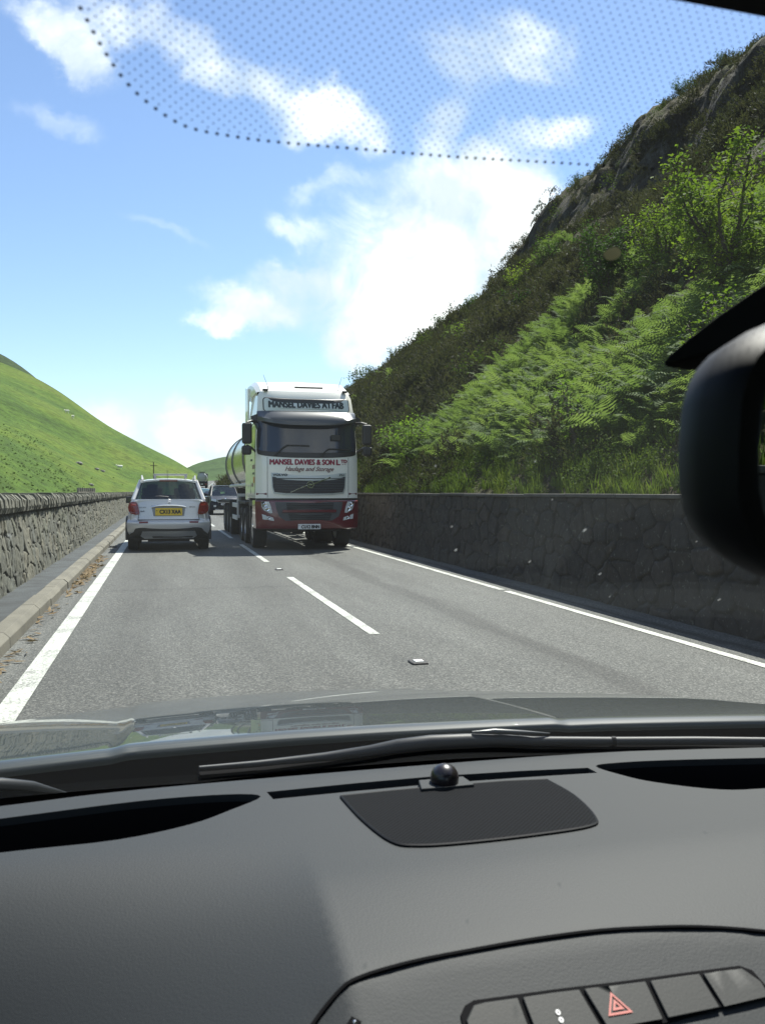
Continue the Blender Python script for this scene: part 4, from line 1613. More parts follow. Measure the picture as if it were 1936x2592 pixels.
# ---------------------------------------------------------------- the oncoming tanker lorry
def build_lorry():
    T = thing('tanker_lorry', 'white cab articulated lorry with dark red bumper and polished steel tank, coming towards the viewer', 'lorry', (3.14, 19.05, 0), scale=.92)
    HW = 1.25

    def front(x, z, o=0.0):
        y0 = np.interp(z, [.4, 1.3, 2.2, 2.4, 3.1, 3.4, 3.7, 3.86, 4.0], [0, 0, .0, .03, .13, .20, .30, .42, .62])
        k = min(abs(x) / HW, 1.0)
        return (x, float(y0) + .06 * k * k + .20 * k ** 7 - o, z)

    def hw(z):
        return float(np.interp(z, [.4, 1.25, 2.3, 3.2, 3.86], [1.25, 1.25, 1.245, 1.205, 1.14]))

    def ring(z, back=2.30, o=0.0, s=1.0, y_in=0.0):
        w = hw(z) * s
        pts = []
        for k in np.linspace(-1, 1, 25):
            x = w * math.copysign(abs(k) ** .8, k)
            p = front(x * HW / w, z, o)
            pts.append((x, p[1] + y_in, z))
        pts += [(w, back * .5, z), (w, back - .1, z), (w - .1, back, z), (-w + .1, back, z), (-w, back - .1, z), (-w, back * .5, z)]
        return pts
    b = MB()
    b.loft([ring(z) for z in (1.255, 1.3, 1.6, 2.0, 2.2, 2.4, 2.7, 3.0, 3.2, 3.4, 3.6, 3.74, 3.82, 3.86)] + [ring(3.885, s=.95, y_in=.08)])
    cab = b.build('cab', M_WHITE, T, smooth=32)
    # lower bumper section
    b = MB()
    b.loft([ring(z, back=1.0, o=o, s=s) for z, o, s in ((.50, -.05, .97), (.53, .02, .995), (.62, .045, 1.0), (.80, .045, 1.005), (1.0, .035, 1.008), (1.18, .02, 1.01), (1.205, 0.0, 1.0))])
    bump = b.build('bumper', M_RED, T, smooth=32)
    b = MB()
    b.loft([ring(z, back=.6, o=-.03, s=.98) for z in (1.20, 1.262)])
    b.build('bumper_gap', M_BLACKT, T)
    b = MB()
    b.box((0, 2.6, .80), (.85, 3.6, .35))
    b.box((0, 1.65, 1.0), (2.2, .3, .3))
    b.box((-.85, 2.55, .75), (.5, .9, .5))
    b.box((.85, 2.55, .75), (.5, .9, .5))
    b.box((0, .75, .62), (1.7, .9, .36))
    b.tube([(-1.0, 1.42, .5), (1.0, 1.42, .5)], .09)
    for s in (-1, 1):
        # wheel arch and steps behind the bumper
        b.box((s * 1.14, 1.92, .85), (.18, .20, .75))
        b.box((s * 1.13, 1.40, 1.12), (.22, 1.25, .14))
        b.box((s * 1.05, 3.95, 1.12), (.42, 2.3, .06))
        b.box((s * 1.0, 2.75, .55), (.40, .04, .55))
        b.box((s * 1.0, 5.12, .75), (.42, .04, .60))
    b.build('chassis', M_UNDER, T, bevel=.01)

    def panel(name, poly, m, off, parent=T, thick=.02, step=.12, bev=0, holes=()):
        q = MB()
        q.patch(poly, lambda x, z: front(x, z, off), thick=thick, tn=(0, 1, 0), step=step, holes=holes)
        return q.build(name, m, parent, smooth=30, bevel=bev)

    def rr(x0, x1, z0, z1, r, n=4):
        o = []
        for cx_, cz_, a0 in ((x1 - r, z1 - r, 0), (x0 + r, z1 - r, 90), (x0 + r, z0 + r, 180), (x1 - r, z0 + r, 270)):
            for k in range(n + 1):
                a = R(a0 + 90 * k / n)
                o.append((cx_ + r * math.cos(a), cz_ + r * math.sin(a)))
        return o
    # illuminated headboard
    panel('headboard_surround', rr(-1.06, 1.06, 3.355, 3.695, .07), M_BLACKT, .012, holes=())
    hb = panel('headboard', rr(-1.035, 1.035, 3.36, 3.675, .055), mat('headboard_panel', (0.60, 0.66, 0.63), rough=.35), .020)
    b = MB()
    lettering(b, "MANSEL DAVIES A'I FAB", 1.82, .165, lambda a, c: front(a - .01, 3.525 + c, .026), bold=0, thick=.014)
    b.build('lettering', M_LETDK, hb)
    # sun visor
    b = MB()
    rows = []
    for z, o in ((3.36, .02), (3.33, .10), (3.20, .20), (3.08, .25), (3.00, .24), (2.99, .21), (3.10, .18), (3.2, .1), (3.3, .02)):
        rows.append([(x, front(x, z)[1] - o * (1 - .35 * (abs(x) / 1.2) ** 4), z + (.13 * (abs(x) / 1.2) ** 3 if z < 3.15 else 0)) for x in np.linspace(-1.20, 1.20, 21)])
    b.loft([[r_[i] for r_ in rows] for i in range(21)])
    b.build('sun_visor', mat('visor_acrylic', (0.050, 0.055, 0.062), rough=.3, coat=.2), T, smooth=40)
    # windscreen in its black surround
    panel('windscreen_surround', smooth_curve([(-1.17, 3.3), (1.17, 3.3), (1.20, 2.9), (1.215, 2.42), (1.12, 2.29), (.6, 2.235), (0, 2.225), (-.6, 2.235), (-1.12, 2.29), (-1.215, 2.42), (-1.20, 2.9)], 4, closed=True), M_BLACKT, .010)
    gl = panel('windscreen', smooth_curve([(-1.14, 3.2), (0, 3.22), (1.14, 3.2), (1.178, 2.8), (1.175, 2.47), (1.09, 2.385), (.5, 2.355), (0, 2.35), (-.5, 2.355), (-1.09, 2.385), (-1.175, 2.47), (-1.178, 2.8)], 4, closed=True), mat('lorry_windscreen', (0.012, 0.021, 0.040), rough=.07, spec=.6), .018)
    b = MB()
    b.box((.66, .005, 2.72), (.22, .02, .13))
    b.tube([(.70, .0, 2.78), (.73, .03, 2.95)], .012)
    b.build('interior_mirror', M_BLACKT, gl, bevel=.02)
    for pts in ([(-.82, 2.27), (-.62, 2.46), (-.52, 2.52), (.02, 2.515)], [(.28, 2.25), (.42, 2.40), (.50, 2.445), (1.0, 2.43)]):
        b = MB()
        b.tube([front(x, z, .05) for x, z in pts[:3]], .018, n=6)
        b.tube([front(x, z, .045) for x, z in (pts[2], ((pts[2][0] + pts[3][0]) / 2, (pts[2][1] + pts[3][1]) / 2 + .005), pts[3])], .016, n=6)
        b.build('wiper', M_BLACKT, T)
    # company lettering
    b = MB()
    lettering(b, "MANSEL DAVIES & SON", 1.55, .125, lambda a, c: front(a - .15, 2.125 + c, .006), bold=0, thick=.012)
    lettering(b, "L", .085, .125, lambda a, c: front(a + .725, 2.125 + c, .006), bold=0, thick=.012)
    lettering(b, "TD", .155, .075, lambda a, c: front(a + .87, 2.150 + c, .006), bold=0, thick=.008)
    b.box(front(.84, 2.078, .004), (.03, .004, .012))
    b.box(front(.90, 2.078, .004), (.03, .004, .012))
    b.build('company_lettering', M_LETRED, cab)
    b = MB()
    lettering(b, "Haulage and Storage", 1.18, .135, lambda a, c: front(a + .02, 1.945 + c, .006), bold=0, shear=.42, thick=.005)
    b.build('company_lettering', M_LETBRN, cab)
    # front lid seam, grille
    for s in (-1, 1):
        b = MB()
        b.tube([front(s * .985, z, .002) for z in (1.27, 1.5, 1.8, 2.05, 2.24)], .006, n=5)
        b.build('lid_seam', M_GREYT, cab)
    gs_ = panel('grille_frame', [(-.90, 1.865), (.92, 1.865), (.90, 1.50), (.86, 1.37), (.55, 1.335), (0, 1.325), (-.55, 1.335), (-.84, 1.37), (-.88, 1.50)], mat('grille_silver', (.42, .45, .44), rough=.35, metal=.4), .025)
    gm = panel('grille', [(-.875, 1.77), (.895, 1.77), (.875, 1.52), (.835, 1.405), (.55, 1.375), (0, 1.365), (-.55, 1.375), (-.82, 1.405), (-.86, 1.52)], mat('grille_mesh', (0.018, 0.020, 0.026), rough=.5), .032)
    b = MB()
    for z in np.linspace(1.43, 1.73, 6):
        q = .86 if z > 1.5 else .82
        b.tube([front(x, z, .036) for x in np.linspace(-q, q + .015, 9)], .010, n=5)
    b.build('grille_slats', M_GREYT, gm)
    b = MB()
    b.tube([front(-.45, 1.40, .05), front(-.06, 1.565, .05)], .014, n=6)
    b.tube([front(.11, 1.60, .05), front(.52, 1.765, .05)], .014, n=6)
    c0 = front(.03, 1.585, .055)
    ring_ = [(c0[0] + .078 * math.cos(2 * math.pi * k / 24), c0[1], c0[2] + .078 * math.sin(2 * math.pi * k / 24)) for k in range(25)]
    b.tube(ring_, .016, n=6, caps=False)
    b.box(c0, (.10, .02, .035))
    b.tube([(c0[0] + .05, c0[1], c0[2] + .05), (c0[0] + .09, c0[1], c0[2] + .085)], .014, n=5)
    b.build('emblem', M_CHROME, gm)
    b = MB()
    lettering(b, "VOLVO", .34, .048, lambda a, c: front(a - .69, 1.815 + c, .029), bold=0, thick=.006)
    b.build('maker_lettering', M_LETDK, gs_)
    b = MB()
    lettering(b, "FH", .11, .05, lambda a, c: front(a + .81, 1.815 + c, .029), bold=.02)
    b.build('model_lettering', M_LETDK, gs_)
    for s in (-1, 1):
        b = MB()
        b.patch([(s * 1.0, 1.335), (s * 1.235, 1.335), (s * 1.235, 1.385), (s * 1.0, 1.385)], lambda x, z: front(x, z, .004), step=.06)
        b.build('red_stripe', M_RED, cab)
    # bumper details
    bf = lambda x, z, o: front(x, z, .045 + o)

    def bpanel(name, poly, m, off, parent=bump, step=.1, thick=.02):
        q = MB()
        q.patch(poly, lambda x, z: bf(x, z, off), thick=thick, tn=(0, 1, 0), step=step)
        return q.build(name, m, parent, smooth=30)
    ins = bpanel('intake_surround', [(-.81, 1.165), (.83, 1.165), (.80, 1.0), (.73, .82), (.56, .715), (-.56, .715), (-.72, .82), (-.78, 1.0)], M_GREYT, .006)
    M_INT = mat('intake_black', (0.012, 0.013, 0.016), rough=.6)
    bpanel('upper_intake', [(-.55, 1.14), (.60, 1.14), (.58, .985), (-.53, .985)], M_INT, .012)
    bpanel('lower_intake', [(-.50, .885), (.55, .885), (.50, .73), (-.46, .73)], M_INT, .012)
    b = MB()
    for z in (1.02, 1.06, 1.10):
        b.tube([bf(x, z, .014) for x in np.linspace(-.54, .58, 7)], .008, n=5)
    for z in (.77, .81, .85):
        b.tube([bf(x, z, .014) for x in np.linspace(-.48, .52, 7)], .008, n=5)
    b.build('intake_slats', M_GREYT, bump)
    b = MB()
    b.loft([[bf(x, z, o) for z, o in ((.905, .0), (.92, .045), (.97, .045), (.985, .0))] for x in np.linspace(-.64, .66, 9)])
    b.build('bumper_bar', M_RED, bump, smooth=30)
    for s in (-1, 1):
        lens = bpanel('headlight', [(s * 1.13, 1.18), (s * .955, 1.175), (s * .905, 1.05), (s * .875, .905), (s * .93, .90), (s * 1.07, .965), (s * 1.12, 1.05)], M_LAMP, .012)
        q = MB()
        for (x, z, r_) in ((1.045, 1.10, .052), (.985, .995, .055)):
            q.lathe([(-.004, r_), (-.012, r_ * .8), (-.002, r_ * .3)], 'Y', bf(s * x, z, .014), n=14)
        q.build('lamp_bulb_housing', M_CHROME, lens, smooth=40)
        q = MB()
        q.patch([(s * 1.13, 1.178), (s * 1.055, 1.176), (s * 1.095, 1.03)], lambda x, z: bf(x, z, .016), step=.1)
        q.build('lamp_bezel', M_BLACKT, lens)
        fl = bpanel('fog_light', [(s * 1.115, .875), (s * .86, .795), (s * .835, .715), (s * 1.10, .755)], M_LAMP, .012)
        q = MB()
        q.lathe([(-.004, .035), (-.012, .028), (-.002, .01)], 'Y', bf(s * .96, .78, .014), n=12)
        q.build('lamp_bulb_housing', M_CHROME, fl, smooth=40)
    b = MB()
    b.box(bf(0, .575, .02), (.54, .016, .125))
    pl = b.build('number_plate', mat('white_plate', (.72, .72, .70), rough=.4), bump)
    b = MB()
    lettering(b, "CU12 BNN", .43, .078, lambda a, c: (a + .025, bf(0, .575, .031)[1], .572 + c), bold=0, thick=.007)
    b.box((-.24, bf(0, .6, .03)[1], .60), (.03, .003, .01))
    b.build('lettering', M_BLACKT, pl)
    # mirrors
    for s in (-1, 1):
        b = MB()
        x0 = 1.46
        b.box((s * x0, .12, 2.80), (.235, .16, .50))
        mm = b.build('door_mirror', M_BLACKT, T, bevel=.05)
        b = MB()
        b.box((s * x0, .205, 2.80), (.19, .01, .43))
        b.build('mirror_glass', M_CHROME, mm)
        b = MB()
        b.box((s * 1.47, .12, 2.40), (.235, .16, .22))
        b.build('kerb_mirror', M_BLACKT, T, bevel=.05)
        b = MB()
        b.tube([(s * 1.20, .36, 3.10), (s * 1.34, .20, 3.10), (s * 1.46, .12, 3.06)], .03, n=6)
        b.build('mirror_arm', M_BLACKT, T)
        b = MB()
        b.tube([(s * 1.22, .36, 2.36), (s * 1.34, .20, 2.46), (s * 1.46, .12, 2.52)], .025, n=6)
        b.build('mirror_arm', M_BLACKT, T)
        # side window and door
        b = MB()
        xs_ = lambda z, o=0: s * (hw(z) + o)
        P = [(.52, 2.40), (1.35, 2.45), (1.35, 3.02), (.55, 3.06), (.42, 2.9)]
        n = len(P)
        b.add([(xs_(z, .004), y, z) for y, z in P] + [(xs_(z, -.02), y, z) for y, z in P], [tuple(range(n))] + [(k, n + k, n + (k + 1) % n, (k + 1) % n) for k in range(n)])
        b.build('side_window', M_DARKGL, T)
        b = MB()
        for pts in ([(1.42, 1.35), (1.42, 3.1)], [(.36, 1.35), (.40, 2.4), (.48, 3.1), (1.42, 3.1)]):
            b.tube([(xs_(z, .001), y, z) for y, z in pts], .007, n=5)
        b.build('door_seam', M_GREYT, T)
        b = MB()
        b.box((s * 1.255, 1.22, 2.2), (.02, .2, .05))
        b.build('door_handle', M_BLACKT, T, bevel=.008)
    # livery panels on the cab side
    for (y, z, dy, dz, m) in ((.70, 2.02, .55, .10, M_LETBRN), (.75, 1.86, .40, .05, M_LETDK), (.62, 1.70, .24, .15, mat('livery_orange', (.55, .22, .04), rough=.5)), (.95, 1.58, .34, .09, M_LETBRN)):
        for s in (-1, 1):
            b = MB()
            b.box((s * (hw(z) + .003), y, z), (.006, dy, dz))
            b.build('livery_panel', m, cab)
    # roof: air deflector, side fairings, marker lamps, aerials
    b = MB()
    secs = []
    for y, zt in ((.62, 3.87), (.9, 4.02), (1.4, 4.18), (1.9, 4.26), (2.5, 4.30), (2.95, 4.28)):
        w = 1.17 + .03 * (y - .6) / 2
        secs.append([(-w, y, 3.84), (-w, y, zt - .12), (-w + .1, y, zt - .02), (0, y, zt + .02), (w - .1, y, zt - .02), (w, y, zt - .12), (w, y, 3.84)])
    b.loft(secs)
    b.build('air_deflector', M_WHITE, T, smooth=32)
    for s in (-1, 1):
        b = MB()
        b.prism([(2.25, 1.2), (2.98, 1.2), (2.98, 4.2), (2.25, 4.1)], lambda y, z: (s * 1.235, y, z), lambda y, z: (s * 1.19, y, z))
        b.build('side_fairing', M_WHITE, T, bevel=.012)
        b = MB()
        b.box((s * .98, .50, 3.885), (.13, .10, .05))
        b.build('marker_lamp', M_BLACKT, T, bevel=.015)
        b = MB()
        b.tube([(s * .86, .75, 3.88), (s * .90, .82, 4.06), (s * .985, .86, 4.30)], [.012, .006, .004], n=5)
        b.build('aerial', M_BLACKT, T)
    b = MB()
    b.tube([(-.25, .60, 3.98), (.45, .60, 3.98)], .025, n=6)
    b.build('roof_trim', M_BLACKT, T)
    # trailer: tank, hoops, catwalk, frame
    TZ, TR = 2.42, 1.10
    b = MB()
    b.lathe([(3.25, .25), (3.28, .6), (3.36, .95), (3.5, TR), (12.3, TR), (12.45, .95), (12.52, .6), (12.55, .2)], 'Y', (0, 0, TZ), n=64)
    tank = b.build('tank', M_STEEL, T, smooth=35)
    for y in (5.2, 9.3, 12.2):
        b = MB()
        b.lathe([(y - .04, TR), (y - .04, TR + .035), (y + .04, TR + .035), (y + .04, TR)], 'Y', (0, 0, TZ), n=64)
        b.build('tank_hoop', M_HOOP, tank, smooth=35)
    b = MB()
    for s in (-1, 1):
        b.tube([(s * .95, 3.6, 1.62), (s * .95, 12.2, 1.62)], .05, n=6)
    b.build('hose_tube', mat('pale_tube', (.6, .6, .58), rough=.4), T, smooth=40)
    b = MB()
    for s in (-1, 1):
        b.box((s * .45, 8.4, 1.18), (.12, 8.2, .22))
        for y in (3.9, 5.4, 7.2, 9.0, 10.8, 12.0):
            b.box((s * .55, y, 1.38), (.30, .10, .50))
        b.box((s * 1.12, 10.0, 1.12), (.34, 4.2, .05))
        b.box((s * 1.12, 7.86, .85), (.36, .04, .5))
        b.box((s * .6, 5.9, .75), (.16, .16, .9))
        b.box((s * 1.02, 6.6, 1.05), (.16, 1.6, .42))
    b.box((0, 12.25, .7), (2.3, .1, .2))
    b.build('trailer_frame', M_UNDER, T, bevel=.01)
    for s in (-1, 1):
        b = MB()
        b.box((s * 1.19, 6.0, .98), (.05, .10, .74))
        b.box((s * 1.08, 5.99, 1.31), (.27, .11, .09))
        b.box((s * 1.08, 5.99, .66), (.27, .11, .09))
        b.box((s * 1.205, 6.9, .62), (.04, 1.75, .14))
        b.box((s * 1.205, 6.9, 1.0), (.04, 1.75, .14))
        b.build('side_guard', mat('guard_white', (.50, .51, .50), rough=.45), T, bevel=.008)
    wheel_pair(T, 'wheel', .50, .33, .29, M_RIM, [(-1.06, 1.42, .50), (1.06, 1.42, .50)], dish=.02)
    wheel_pair(T, 'wheel', .50, .56, .29, M_RIM, [(s * .95, y, .50) for y in (3.35, 4.45) for s in (-1, 1)], dish=.14)
    wheel_pair(T, 'wheel', .50, .40, .29, M_RIMD, [(s * 1.03, y, .50) for y in (8.6, 9.95, 11.3) for s in (-1, 1)], dish=.05)
    return T


build_lorry()


# ---------------------------------------------------------------- cars
def car_shell(T, paint, glass, L, W, zb, belt, roof, prof_top, prof_w, gh, tail_round=.16, seats=True):
    """lower body lofted along y; glasshouse from the belt to the roof.
    gh: dict with y of belt/roof corners (rear low, rear high, front high, front low) and half widths"""
    ysn = np.concatenate([np.linspace(0, .45, 9), np.linspace(.6, L - .6, 14), np.linspace(L - .45, L, 8)])
    rings = []
    for y in ysn:
        w = float(np.interp(y, *prof_w))
        zt = float(np.interp(y, *prof_top))
        q0 = max(0, 1 - y / tail_round)
        q1 = max(0, 1 - (L - y) / .30)
        w *= math.sqrt(max(.0, 1 - .16 * q0 ** 2.2 - .22 * q1 ** 2))
        lo = zb + .10 * q0 + .08 * q1
        half = [(0, lo), (w * .80, lo), (w * .955, lo + .05), (w * .995, lo + .16), (w, .52), (w * .995, .68), (w * .97, .82), (w * .93, zt - .07), (w * .885, zt - .012), (w * .80, zt + .006), (0, zt + .02)]
        pts = [(x, y, z) for x, z in half] + [(-x, y, z) for x, z in half[-2:0:-1]]
        rings.append(pts)
    b = MB()
    b.loft(rings)
    body = b.build('body', paint, T, smooth=40)
    # glasshouse
    wl, wh = gh['wl'], gh['wh']
    yl, yh, fh, fl = gh['y']
    zl, zh = belt, roof
    c = {}
    for s in (-1, 1):
        c[s] = dict(rl=Vector((s * wl * .96, yl, zl)), rh=Vector((s * wh * .97, yh, zh - .02)), fh=Vector((s * wh, fh, zh - .01)), fl=Vector((s * wl, fl, zl)), ml=Vector((s * wl * 1.02, (yl + fl) / 2, zl)), mh=Vector((s * wh * 1.03, (yh + fh) / 2, zh)))

    def pane(name, P, parent=T, bow=(0, 0, 0)):
        q = MB()
        g = []
        A, B, C_, D = P
        nu = 7
        for i in range(nu):
            u = i / (nu - 1)
            row = []
            for j_ in range(4):
                v = j_ / 3
                p = A.lerp(B, u).lerp(D.lerp(C_, u), v)
                p = p + Vector(bow) * (1 - (2 * u - 1) ** 2)
                row.append(p)
            g.append(row)
        q.add([p for r_ in g for p in r_], [tuple(f) for f in grid_faces(nu, 4)])
        return q.build(name, glass, parent, smooth=60)
    rw = pane('rear_window', (c[-1]['rl'], c[1]['rl'], c[1]['rh'], c[-1]['rh']), bow=(0, -.05, 0))
    fw = pane('windscreen', (c[-1]['fl'], c[1]['fl'], c[1]['fh'], c[-1]['fh']), bow=(0, .10, 0))
    for s in (-1, 1):
        k = c[s]
        pane('side_window', (k['rl'], k['fl'], k['fh'], k['rh']), bow=(s * .03, 0, 0))
    # roof skin
    q = MB()
    g = []
    for i, y in enumerate(np.linspace(yh - .06, fh + .04, 9)):
        u = i / 8
        row = []
        for x in np.linspace(-1, 1, 9):
            row.append((x * (wh + .03), y, zh + .045 * (1 - x * x) * 1.0 - .03 * (2 * u - 1) ** 2 - (.015 if abs(x) > .95 else 0)))
        g.append(row)
    vt = [p for r_ in g for p in r_]
    vb = [(p[0], p[1], p[2] - .035) for p in vt]
    q.add(vt, [tuple(f) for f in grid_faces(9, 9)])
    q.add(vb, [tuple(f) for f in grid_faces(9, 9)])
    per = [i for i in range(9)] + [9 * k + 8 for k in range(1, 9)] + [72 + i for i in range(7, -1, -1)] + [9 * k for k in range(7, 0, -1)]
    n = len(per)
    q.add([vt[i] for i in per] + [vb[i] for i in per], [(k, n + k, n + (k + 1) % n, (k + 1) % n) for k in range(n)])
    rf_ = q.build('roof', paint, T, smooth=35)
    for s in (-1, 1):
        k = c[s]
        q = MB()
        q.tube([k['rl'] + Vector((s * .02, .03, -.03)), k['rh'] + Vector((s * .02, .03, .0))], [.06, .045], n=8)
        q.build('rear_pillar', paint, T, smooth=40)
        q = MB()
        q.tube([k['fl'] + Vector((0, .03, -.03)), k['fh']], [.045, .04], n=8)
        q.build('windscreen_pillar', paint, T, smooth=40)
        q = MB()
        q.tube([k['ml'], k['mh'] + Vector((0, 0, -.02))], .05, n=6)
        q.build('door_pillar', M_BLACKT, T, smooth=40)
    if seats:
        q = MB()
        for x, y in ((-.36, yl + 1.35), (.36, yl + 1.35)):
            q.box((x, y, belt - .02), (.46, .14, .55), rx=-.18)
            q.box((x, y - .12, belt + .25), (.25, .09, .18), rx=-.1)
        q.box((0, yl + .62, belt - .06), (1.2, .12, .32))
        q.build('seat', mat('car_seat_cloth', (.02, .02, .022), rough=.95), T, bevel=.03)
    return body, rw, c


def door_mirrors(T, x, y, z, m, glass_y=-1):
    for s in (-1, 1):
        b = MB()
        b.box((s * x, y, z), (.20, .13, .16))
        b.tube([(s * (x - .14), y + .02, z - .06), (s * (x - .05), y, z - .03)], .03, n=6)
        o = b.build('door_mirror', m, T, bevel=.035)
        b = MB()
        b.box((s * x, y + glass_y * .066, z), (.125, .008, .09))
        b.build('mirror_glass', M_MIRG, o)


def build_silver():
    M_SIL = mat('silver_paint', (0.53, 0.53, 0.53), rough=0.34, metal=0.4, coat=.6)
    T = thing('small_estate_car', 'silver hatchback with roof rails and a yellow rear plate, driving ahead in the near lane', 'car', (0.135, 19.65, 0))
    L = 4.1
    body, rw, c = car_shell(T, M_SIL, glass_mat('tinted_glass', (.17, .215, .205), f0=.06), L, 1.76, .36, 1.13, 1.565,
                            ([0, .15, .6, 2.7, 3.1, 4.1], [1.11, 1.125, 1.13, 1.10, 1.02, .86]), ([0, .5, 1, 3.4, 4.1], [.875, .895, .885, .885, .80]),
                            dict(wl=.76, wh=.60, y=(.10, .46, 2.05, 2.95)))

    def rear(x, z, o=0.0):
        # tail surface: the loft's end cap is flat at y = 0 with rounded corners
        k = min(1, abs(x) / .86)
        y = .02 * k * k + .10 * k ** 8
        y += float(np.interp(z, [.3, .42, .62, .70, 1.08, 1.13], [.02, -.045, -.075, -.02, .02, .05]))
        return (x, y - .035 - o, z)

    def rp(name, poly, m, o, parent=T, step=.07, thick=.03, smooth=35, bev=0):
        q = MB()
        q.patch(poly, lambda x, z: rear(x, z, o), thick=thick, tn=(0, 1, 0), step=step)
        return q.build(name, m, parent, smooth=smooth, bevel=bev)
    # tail skins
    q = MB()
    rows = []
    for z in (.66, .69, .72, .80, .95, 1.05, 1.10, 1.135):
        w = float(np.interp(z, [.66, .72, .95, 1.05, 1.135], [.66, .665, .84, .82, .775]))
        if z < .9:
            w = .855
        rows.append([rear(x * w, z, .004) for x in np.linspace(-1, 1, 17)])
    rows = [[(p[0], .25, p[2]) for p in rows[0]]] + rows + [[(p[0], .25, p[2]) for p in rows[-1]]]
    q.add([p for r_ in rows for p in r_], [tuple(f) for f in grid_faces(len(rows), 17)])
    tg = q.build('tailgate', M_SIL, T, smooth=40)
    q = MB()
    rows = []
    for z, o, w in ((.34, -.03, .80), (.37, .0, .845), (.44, .01, .875), (.55, .012, .89), (.60, .012, .89), (.64, .014, .885), (.675, .0, .875), (.69, -.03, .86)):
        rows.append([rear(x * w, z, o) for x in np.linspace(-1, 1, 19)])
    rows = [[(p[0], .4, p[2]) for p in rows[0]]] + rows
    q.add([p for r_ in rows for p in r_], [tuple(f) for f in grid_faces(len(rows), 19)])
    bp_ = q.build('bumper', M_SIL, T, smooth=40)
    rp('tailgate_seam', [(-.655, .684), (.655, .684), (.655, .694), (-.655, .694)], M_BLACKT, .034, tg)
    for s in (-1, 1):
        rp('tailgate_seam', [(s * .648, .69), (s * .658, .69), (s * .640, .80), (s * .630, .80)], M_BLACKT, .014, tg)
        tl = rp('tail_light', [(s * .855, 1.00), (s * .835, 1.06), (s * .76, 1.085), (s * .68, 1.07), (s * .655, 1.02), (s * .62, .85), (s * .63, .805), (s * .70, .80), (s * .80, .82), (s * .85, .88), (s * .862, .95)], mat('red_lens', (0.19, 0.007, 0.006), rough=.15, coat=.4), .030, thick=.06)
        q = MB()
        q.patch([(s * .83, .875), (s * .665, .855), (s * .648, .825), (s * .70, .815), (s * .79, .835)], lambda x, z: rear(x, z, .034), step=.05)
        q.build('reverse_lens', mat('dark_red_lens', (0.14, 0.01, 0.012), rough=.15, coat=1.0), tl)
        q = MB()
        q.patch([(s * .80, 1.0), (s * .69, .99), (s * .685, 1.03), (s * .79, 1.045)], lambda x, z: rear(x, z, .034), step=.05)
        q.build('brake_lens', mat('bright_red_lens', (0.42, 0.025, 0.015), rough=.12, coat=.5), tl)
        rp('reflector', [(s * .63, .65), (s * .44, .652), (s * .44, .618), (s * .63, .616)], mat('reflector_red', (.16, .01, .012), rough=.3), .022, bp_)
    # number plate on a flat patch of silver darkened as recess shade
    rp('plate_recess_shade', [(-.37, .995), (.36, .995), (.325, .765), (-.325, .765)], mat('shaded_silver', (.20, .21, .22), rough=.4, metal=.5), .009, tg)
    npx = MB()
    npx.box((0.0, rear(0, .86, .035)[1], .862), (.575, .014, .165))
    pl = npx.build('number_plate', mat('yellow_plate', (.74, .50, .03), rough=.4), T)
    q = MB()
    lettering(q, "CX13 XAA", .445, .085, lambda a, z: (a + .03, rear(0, .86, .0435)[1], .862 + z), bold=0, thick=.007)
    q.box((-.255, rear(0, .86, .0435)[1], .885), (.03, .002, .012))
    q.build('lettering', M_BLACKT, pl)
    q = MB()
    q.tube([rear(x, 1.0 - .04 * (abs(x) / .38) ** 3, .03) for x in np.linspace(-.37, .37, 11)], .022, n=8)
    q.build('tailgate_handle', M_CHROME, tg, smooth=40)
    q = MB()
    c0 = rear(0, 1.085, .02)
    sgn = [(.035, .03), (.0, .048), (-.035, .02), (.035, -.02), (0, -.048), (-.035, -.03)]
    q.tube([(c0[0] + a, c0[1], c0[2] + z) for a, z in sgn], .008, n=5)
    q.build('emblem', M_CHROME, tg)
    q = MB()
    lettering(q, "SUZUKI", .19, .022, lambda a, z: rear(a - .58, .955 + z, .012), bold=.02)
    lettering(q, "4x4", .09, .035, lambda a, z: rear(a - .56, .875 + z, .012), bold=.03)
    lettering(q, "SX4", .12, .026, lambda a, z: rear(a + .50, .965 + z, .012), bold=.03)
    q.build('badge_lettering', M_GREYT, tg)
    # lower cladding and skid plate
    rp('lower_cladding', [(-.70, .50), (-.62, .515), (.62, .515), (.70, .50), (.86, .34), (.86, .28), (-.86, .28), (-.86, .34)], M_BLACKT, .020)
    rp('skid_plate', [(-.56, .435), (.56, .435), (.60, .33), (.52, .275), (-.52, .275), (-.60, .33)], mat('skid_silver', (.45, .46, .47), rough=.35, metal=.7), .036)
    rp('skid_slot', [(-.36, .325), (.52, .325), (.50, .29), (-.34, .29)], M_BLACKT, .040)
    for s in (-1, 1):
        q = MB()
        for yc in (.66, 3.18):
            arc = [(s * .895, yc + .40 * math.cos(a), .335 + .40 * math.sin(a)) for a in np.linspace(-.25, math.pi + .25, 15)]
            q.tube(arc, .035, n=6)
        q.box((s * .885, 1.92, .36), (.05, 1.7, .12))
        q.build('arch_cladding', M_BLACKT, T, smooth=40)
        q = MB()
        q.tube([(s * .575, .40, 1.56), (s * .578, .47, 1.655), (s * .58, .60, 1.64), (s * .58, 1.9, 1.625), (s * .57, 2.05, 1.57)], [.024, .018, .016, .016, .02], n=8)
        q.build('roof_rail', M_CHROME if False else M_SIL, T, smooth=40)
    for yb_ in (1.25, 1.75):
        q = MB()
        q.box((0.05, yb_, 1.70), (.78, .07, .035))
        for s in (-1, 1):
            q.box((.05 + s * .35, yb_, 1.655), (.05, .08, .09))
        q.build('roof_bar', mat('bar_alloy', (.35, .35, .34), rough=.4, metal=.6), T, bevel=.008)
